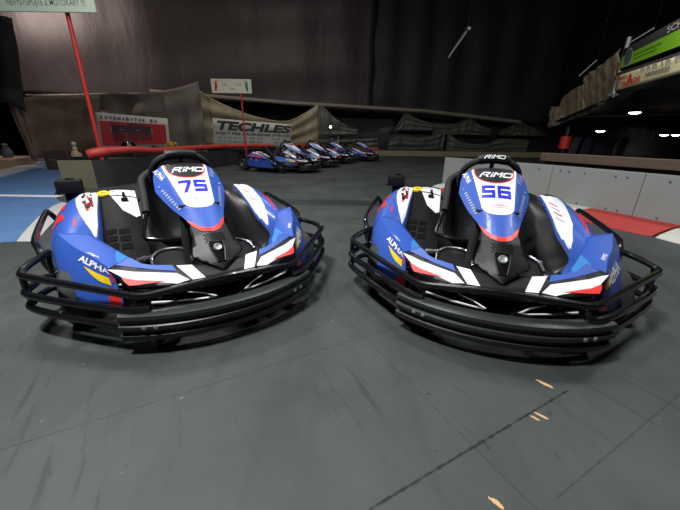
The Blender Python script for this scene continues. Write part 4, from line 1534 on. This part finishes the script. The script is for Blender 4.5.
# ------------------------------------------------------------------ hanging tubes overhead
TUBEM = mat('unlit_tube', srgb(205, 205, 205), .4)
for a, b, lab in ((at(449, 57, 8), at(468, 30, 6.9), 'unlit fluorescent tube lamp hanging high in the dark'),):
    e = tag(empty('tube_lamp', (a + b) / 2), lab, 'lamp')
    mb = MB(); mb.tube([a, b], .018, TUBEM, 8); addp(mb, 'lamp_tube', e)
    mb = MB(); mb.lathe([(0, 0), (.028, 0), (.028, .06), (0, .06)], b, (b - a).normalized(), BOLT, 10); addp(mb, 'lamp_socket', e)
    mb = MB(); up_ = Vector((0, 0, .05)); mb.tube([a + up_, b + up_], .025, BLKM, 6); addp(mb, 'lamp_batten', e)
    mb = MB(); mb.tube([b + up_, Vector((b.x, b.y, 7))], .0015, BLKM, 5); mb.tube([a + up_, Vector((a.x, a.y, 7))], .0015, BLKM, 5); addp(mb, 'lamp_wire', e)
for a, b, lab in ((at(579, 76, 9), at(597, 60, 8.6), 'thin grey rod above the pale canvas fringe'), (at(626, 45, 8.2), at(654, 28, 7.6), 'thin grey rod above the green striped banner'), (at(524, 124, 14), at(541, 106, 13.4), 'thin dark rod rising from the dim sheet peak')):
    mb = MB(); mb.tube([a, b], .012, ROD if 'dark' not in lab else STD, 6)
    mb.tube([b, Vector((b.x, b.y, 7))], .0015, BLKM, 5)
    tag(mb.build('rod'), lab, 'rod')

# ------------------------------------------------------------------ canopy on the right: pale canvas fringe, post, banners and lamps
PALEC = tarp_mat('pale_canvas', srgb(150, 136, 116), .6)
fr_top = [at(551, 107, 14.0), at(560, 106, 13.4), at(562, 98, 13.2), at(576, 88, 12.0), at(584, 84, 11.4), at(586, 76, 11.2), at(596, 69, 10.4), at(606, 60, 9.7), at(620, 49, 9.0)]
fr_bot = [at(548, 128, 14.0), at(556, 126, 13.4), at(562, 123, 13.2), at(576, 118, 12.0), at(584, 115, 11.4), at(590, 113, 11.2), at(598, 109, 10.4), at(606, 101, 9.7), at(615, 91, 9.0)]
o = wavy_sheet('canvas_fringe', fr_top, fr_bot, PALEC, 60, 10, .07, 8, 41)
tag(o, 'pale pleated canvas fringe hanging along the right canopy', 'canvas')
m = MB()
cen_ = at(611.5, 72, 9.25)
m.sticker([[(cen_.x + .10 * math.cos(2 * PI * i / 16), cen_.z + .22 * math.sin(2 * PI * i / 16)) for i in range(16)]], lambda u, v: Vector((u, cen_.y - .22, v)), mat('brown_emblem', srgb(110, 60, 46), .6), 0, 0)
oo = m.build('canvas_emblem', o, smooth=False, solid=.004); tag(oo, 'oval brown emblem')
# post at the join
m = MB(); pa = at(613, 96, 8.9); pt = at(626, 37, 8.9)
m.tube([Vector((pa.x, pa.y, pa.z - .02)), Vector((pa.x, pa.y, pt.z))], .05, mat('steel_post', srgb(130, 132, 132), .5, .4, noise=.1), 10)
m.box((pa.x, pa.y, pa.z + .03), (.16, .16, .05), MATS['steel_post'])
tag(m.build('canopy_post'), 'grey steel post between the canvas fringe and the printed banners', 'post')
pb = at(562.5, 152, 12.6)
e = tag(empty('padded_post', (pb.x, pb.y, 0)), 'dark post with a red pad under the canvas fringe', 'post')
mb = MB(); mb.tube([(pb.x, pb.y, 0), (pb.x, pb.y, 1.3)], .05, STD, 10); addp(mb, 'post_tube', e)
mb = MB(); z0, z1 = at(562, 149, 12.6).z, at(562, 136, 12.6).z; mb.lathe([(.1, 0), (.17, .02), (.17, z1 - z0 - .02), (.1, z1 - z0)], (pb.x, pb.y, z0), (0, 0, 1), mat('pad_red', srgb(205, 44, 40), .5), 16); tag(addp(mb, 'post_pad', e), 'red pad')


def sheet_banner(name, tl, tr, br, bl, mt, label):
    P = [bl, br, tr, tl]
    return banner(name, P, 0, label, mt)


def extrap(p, q, k):
    return p + (q - p) * k


# printed banners run towards the viewer along the canopy edge
ND, FD = 6.6, 8.85
XR = 700
gb = [at(617, 74, FD), at(XR, 45.5, 6.3), at(XR, 19, 6.3), at(622.5, 60, FD)]
e, F, n = banner('green_banner', [at(619.5, 70, FD), at(XR, 40, 6.3), at(XR, 7, 6.3), at(624, 49, FD)], 0, 'dark banner with a bright green stripe along the canopy at the right', mat('banner_charcoal', srgb(62, 62, 64), .6))
G = onb(F, n, .01)
mb = MB(); mb.sticker([rect(.02, .06, 1, .62)], G, mat('banner_green', srgb(128, 190, 40), .5, noise=.05), 0, .2); tag(addp(mb, 'green_stripe', e, smooth=False), 'bright green stripe')
mb = MB(); G2 = onb(F, n, .016)
mb.sticker([[(.13 + .075 * math.cos(2 * PI * i / 20), .46 + .42 * math.sin(2 * PI * i / 20)) for i in range(20)]], G2, CRM, 0, 0)
mb.sticker([[(.13 + .065 * math.cos(2 * PI * i / 20), .46 + .36 * math.sin(2 * PI * i / 20)) for i in range(20)]], onb(F, n, .02), mat('disc_grey', srgb(80, 96, 90), .5), 0, 0)
tag(addp(mb, 'banner_disc', e, smooth=False), 'round grey emblem')
mb = MB(); lay_text(mb, 'SCH', G2, (.76, .81), (1, 0), (0, 1), .22, .18, CRM, 0, .03, 0, .2); addp(mb, 'banner_lettering', e, smooth=False)
mb = MB()
DG = mat('dark_green_ink', srgb(92, 140, 40), .5)
mb.sticker([rect(.24, .40, .62, .46), rect(.24, .24, .56, .29)], G2, DG, 0, .2); addp(mb, 'banner_small_print', e, smooth=False)
e, F, n = banner('printed_banner', [at(616, 82, FD), at(XR, 59.5, 6.3), at(XR, 45, 6.3), at(617.5, 73, FD)], 0, 'narrow dark banner of pale lettering under the green stripe', MATS['banner_charcoal'])
G = onb(F, n, .01)
mb = MB()
x = .38
for w, g_ in ((.06, .02), (.05, .02), (.07, .03), (.03, .02), (.07, .03), (.08, .02), (.05, .02)):
    mb.sticker([rect(x, .25, x + w * .3, .75), rect(x + w * .3, .55, x + w * .7, .75), rect(x + w * .55, .25, x + w * .75, .6)], G, CRM, 0, 0); x += w + g_
tag(addp(mb, 'banner_lettering', e, smooth=False), 'pale blurred letters')
e, F, n = banner('cream_banner', [at(614.5, 91, FD), at(XR, 68, 6.3), at(XR, 48.5, 6.3), at(617, 76, FD)], 0, 'cream banner with red TARRA TRADE lettering along the canopy edge', mat('banner_cream', srgb(222, 212, 172), .6, noise=.06, nscale=3))
G = onb(F, n, .03)
# push the cream sheet slightly forward so it overlaps its neighbour
RI = mat('banner_red_ink', srgb(196, 60, 40), .5)
mb = MB()
lay_text(mb, 'TARR', G, (.115, .76), (1, 0), (0, 1), .27, .17, RI, 0, .02, 0, .2)
lay_text(mb, 'TR', G, (.15, .31), (1, 0), (0, 1), .30, .10, RI, 0, .03, 0, .2)
lay_text(mb, 'A', G, (.245, .50), (1, 0), (0, 1), .74, .10, RI, 0, .035, 0, .2)
lay_text(mb, 'DE', G, (.345, .37), (1, 0), (0, 1), .30, .10, RI, 0, .03, 0, .2)
addp(mb, 'banner_lettering', e, smooth=False)
mb = MB()
for i in range(9):
    mb.sticker([rect(.46 + .032 * i, .40, .485 + .032 * i, .56)], G, INKG, 0, 0)
addp(mb, 'banner_small_print', e, smooth=False)
# canopy roof
m = MB()
r1 = [at(548, 124, 14.2), at(606, 99, 9.8), at(617, 86, 8.95), at(700, 60, 6.4)]
r2 = [Vector((p.x + 9, p.y + 4.5, p.z + .35)) for p in r1]
m.grid([r1, r2], mat('canopy_black', srgb(20, 20, 26), .6, noise=.2))
tag(m.build('canopy', solid=.03, smooth=False), 'dark canopy roof over the area beyond the timber rail', 'canopy')
for i, (u, v, Y, lab, tp) in enumerate(((635, 112.5, 10.5, 'bright white ceiling lamp nearest under the dark canopy', 1), (600.5, 131, 13.2, 'bright white ceiling lamp over the timber rail, left one', 1), (670, 135, 15, 'pair of small white lamps low at the right edge', 2))):
    p = at(u, v, Y)
    e = tag(empty('ceiling_lamp', p), lab, 'lamp')
    for j in range(tp):
        px = p + Vector((.26 * (j - .5) * 2 if tp == 2 else 0, 0, 0))
        mb = MB(); mb.lathe([(.0, .03), (.16, .03), (.17, 0), (.165, .06), (.06, .09), (0, .09)], px, (0, 0, 1), STD, 18); addp(mb, 'lamp_housing', e)
        mb = MB(); mb.lathe([(0, -.05), (.10, -.035), (.15, 0), (.0, .01)], px, (0, 0, 1), mat('lamp_glow', (1, .97, .95, 1), .5, emit=14), 18); addp(mb, 'lamp_diffuser', e)
    mb = MB(); mb.tube([p + Vector((0, 0, .08)), Vector((p.x, p.y, p.z + .9))], .012, STD, 6); addp(mb, 'lamp_rod', e)
# beams and braces of the area under the canopy
m = MB(); m.tube([at(560, 117, 12.8), at(640, 115, 12.8), at(700, 114, 12.8)], .035, ROD, 8)
tag(m.build('roof_beam'), 'grey horizontal roof bar behind the nearest ceiling lamp', 'beam')
m = MB(); a, b = at(648, 108, 9.8), at(672, 105, 9.4); m.box(((a + b) / 2), ((b - a).length, .12, .05), mat('orange_plank', srgb(150, 104, 66), .6), rz=math.atan2((b - a).y, (b - a).x))
tag(m.build('plank'), 'orange brown plank under the canopy at the right', 'plank')
for i, (u0, v0, u1, v1) in enumerate(((628, 127, 643, 137), (640, 135, 653, 141), (645, 133, 642, 128), (652, 139, 655, 131))):
    m = MB(); m.tube([at(u0, v0, 12.2), at(u1, v1, 12.2)], .022, ROD, 6)
    tag(m.build('brace'), ['long slanting grey brace below the nearest lamp', 'short grey brace beside a rail at the right', 'steep short grey brace left of its neighbour', 'steep short grey brace right of its neighbour'][i], 'brace', 'roof braces under the canopy')
# leaning panels in the dark
for i in range(5):
    m = MB()
    x0 = 566 + i * 12
    _q = AT([(x0, 152, 14.2), (x0 + 8, 152, 14.2), (x0 + 16, 137, 14.4), (x0 + 8, 137, 14.4)])
    _q[0].z = _q[1].z = .0
    m.face(_q, mat('panel_slate', srgb(48, 50, 64), .45, noise=.2))
    tag(m.build('leaning_panel', smooth=False, solid=.03), ['leftmost', 'second', 'middle', 'fourth', 'rightmost'][i] + ' of the slate panels leaning in the dark under the canopy', 'panel', 'slate panels under the canopy')
# small lamp under the tent peak
p = at(330.5, 127, 12.9)
e = tag(empty('spot_lamp', p), 'small bright spot lamp under the tent peak behind the parked karts', 'lamp')
mb = MB(); mb.lathe([(0, 0), (.05, 0), (.05, .08), (.02, .12), (0, .12)], p + Vector((0, .02, 0)), (0, 1, .2), STD, 12); addp(mb, 'lamp_housing', e)
mb = MB(); mb.lathe([(0, -.02), (.035, -.01), (.045, .01), (0, .012)], p, (0, 1, .2), mat('spot_glow', (1, .97, .9, 1), .5, emit=8), 12); addp(mb, 'lamp_lens', e)
mb = MB(); mb.tube([p + Vector((0, .08, 0)), p + Vector((0, .1, .55))], .01, STD, 6); addp(mb, 'lamp_stem', e)

# ------------------------------------------------------------------ lights
def area(name, loc, target, size, power, col=(1, 1, 1), sy=None):
    l = bpy.data.lights.new(name, 'AREA')
    l.energy = power
    l.color = col
    l.size = size
    if sy:
        l.shape = 'RECTANGLE'; l.size_y = sy
    o = bpy.data.objects.new(name, l)
    COL.objects.link(o)
    o.location = loc
    d = Vector(target) - Vector(loc)
    o.rotation_euler = d.to_track_quat('-Z', 'Y').to_euler()
    return o


area('hall_lamp_left', (-3.2, 3.6, 4.6), (-2.2, 3.0, 0), 1.0, 115, (1, .95, .88), .35)
area('hall_lamp_middle', (.4, 3.4, 5.2), (.4, 2.2, 0), 1.0, 80, (.96, .98, 1), .35)
area('hall_lamp_near', (-1.3, .35, 4.3), (-1.0, .9, 0), .7, 285, (.97, .99, 1), .3)
area('hall_lamp_right', (4.6, 3.6, 5.0), (2.6, 3.2, 0), 1.0, 90, (.96, .98, 1), .35)
area('hall_lamp_far', (-1.5, 9.5, 5.6), (-1, 11.5, 0), 1.2, 150, (1, .96, .9), .4)
area('hall_lamp_board', (-9.0, 10.0, 5.3), (-9.4, 12, 3.7), .5, 300, (1, .82, .74), .3)
area('hall_lamp_canopy', (4.8, 5.2, 3.2), (7.6, 8.4, 1.9), .6, 85, (1, .97, .92), .3)

w = bpy.data.worlds.new('hall_dark')
SC.world = w
w.use_nodes = True
w.node_tree.nodes['Background'].inputs[0].default_value = (.05, .055, .065, 1)
w.node_tree.nodes['Background'].inputs[1].default_value = .25

# ------------------------------------------------------------------ camera
cam = bpy.data.cameras.new('camera')
cam.sensor_fit = 'HORIZONTAL'
cam.sensor_width = 36.0
cam.lens = 36.0 * F_PX / 680.0
cam.clip_start = .05
cam.clip_end = 200
co = bpy.data.objects.new('camera', cam)
COL.objects.link(co)
M = Matrix.Identity(4)
for i in range(3):
    M[i][0] = C_RT[i]; M[i][1] = C_UP[i]; M[i][2] = -_fw[i]; M[i][3] = C_LOC[i]
co.matrix_world = M
SC.camera = co
SC.view_settings.view_transform = 'Standard'
SC.view_settings.look = 'None'
SC.view_settings.gamma = 1
SC.view_settings.exposure = 0
SC.view_settings.use_curve_mapping = False
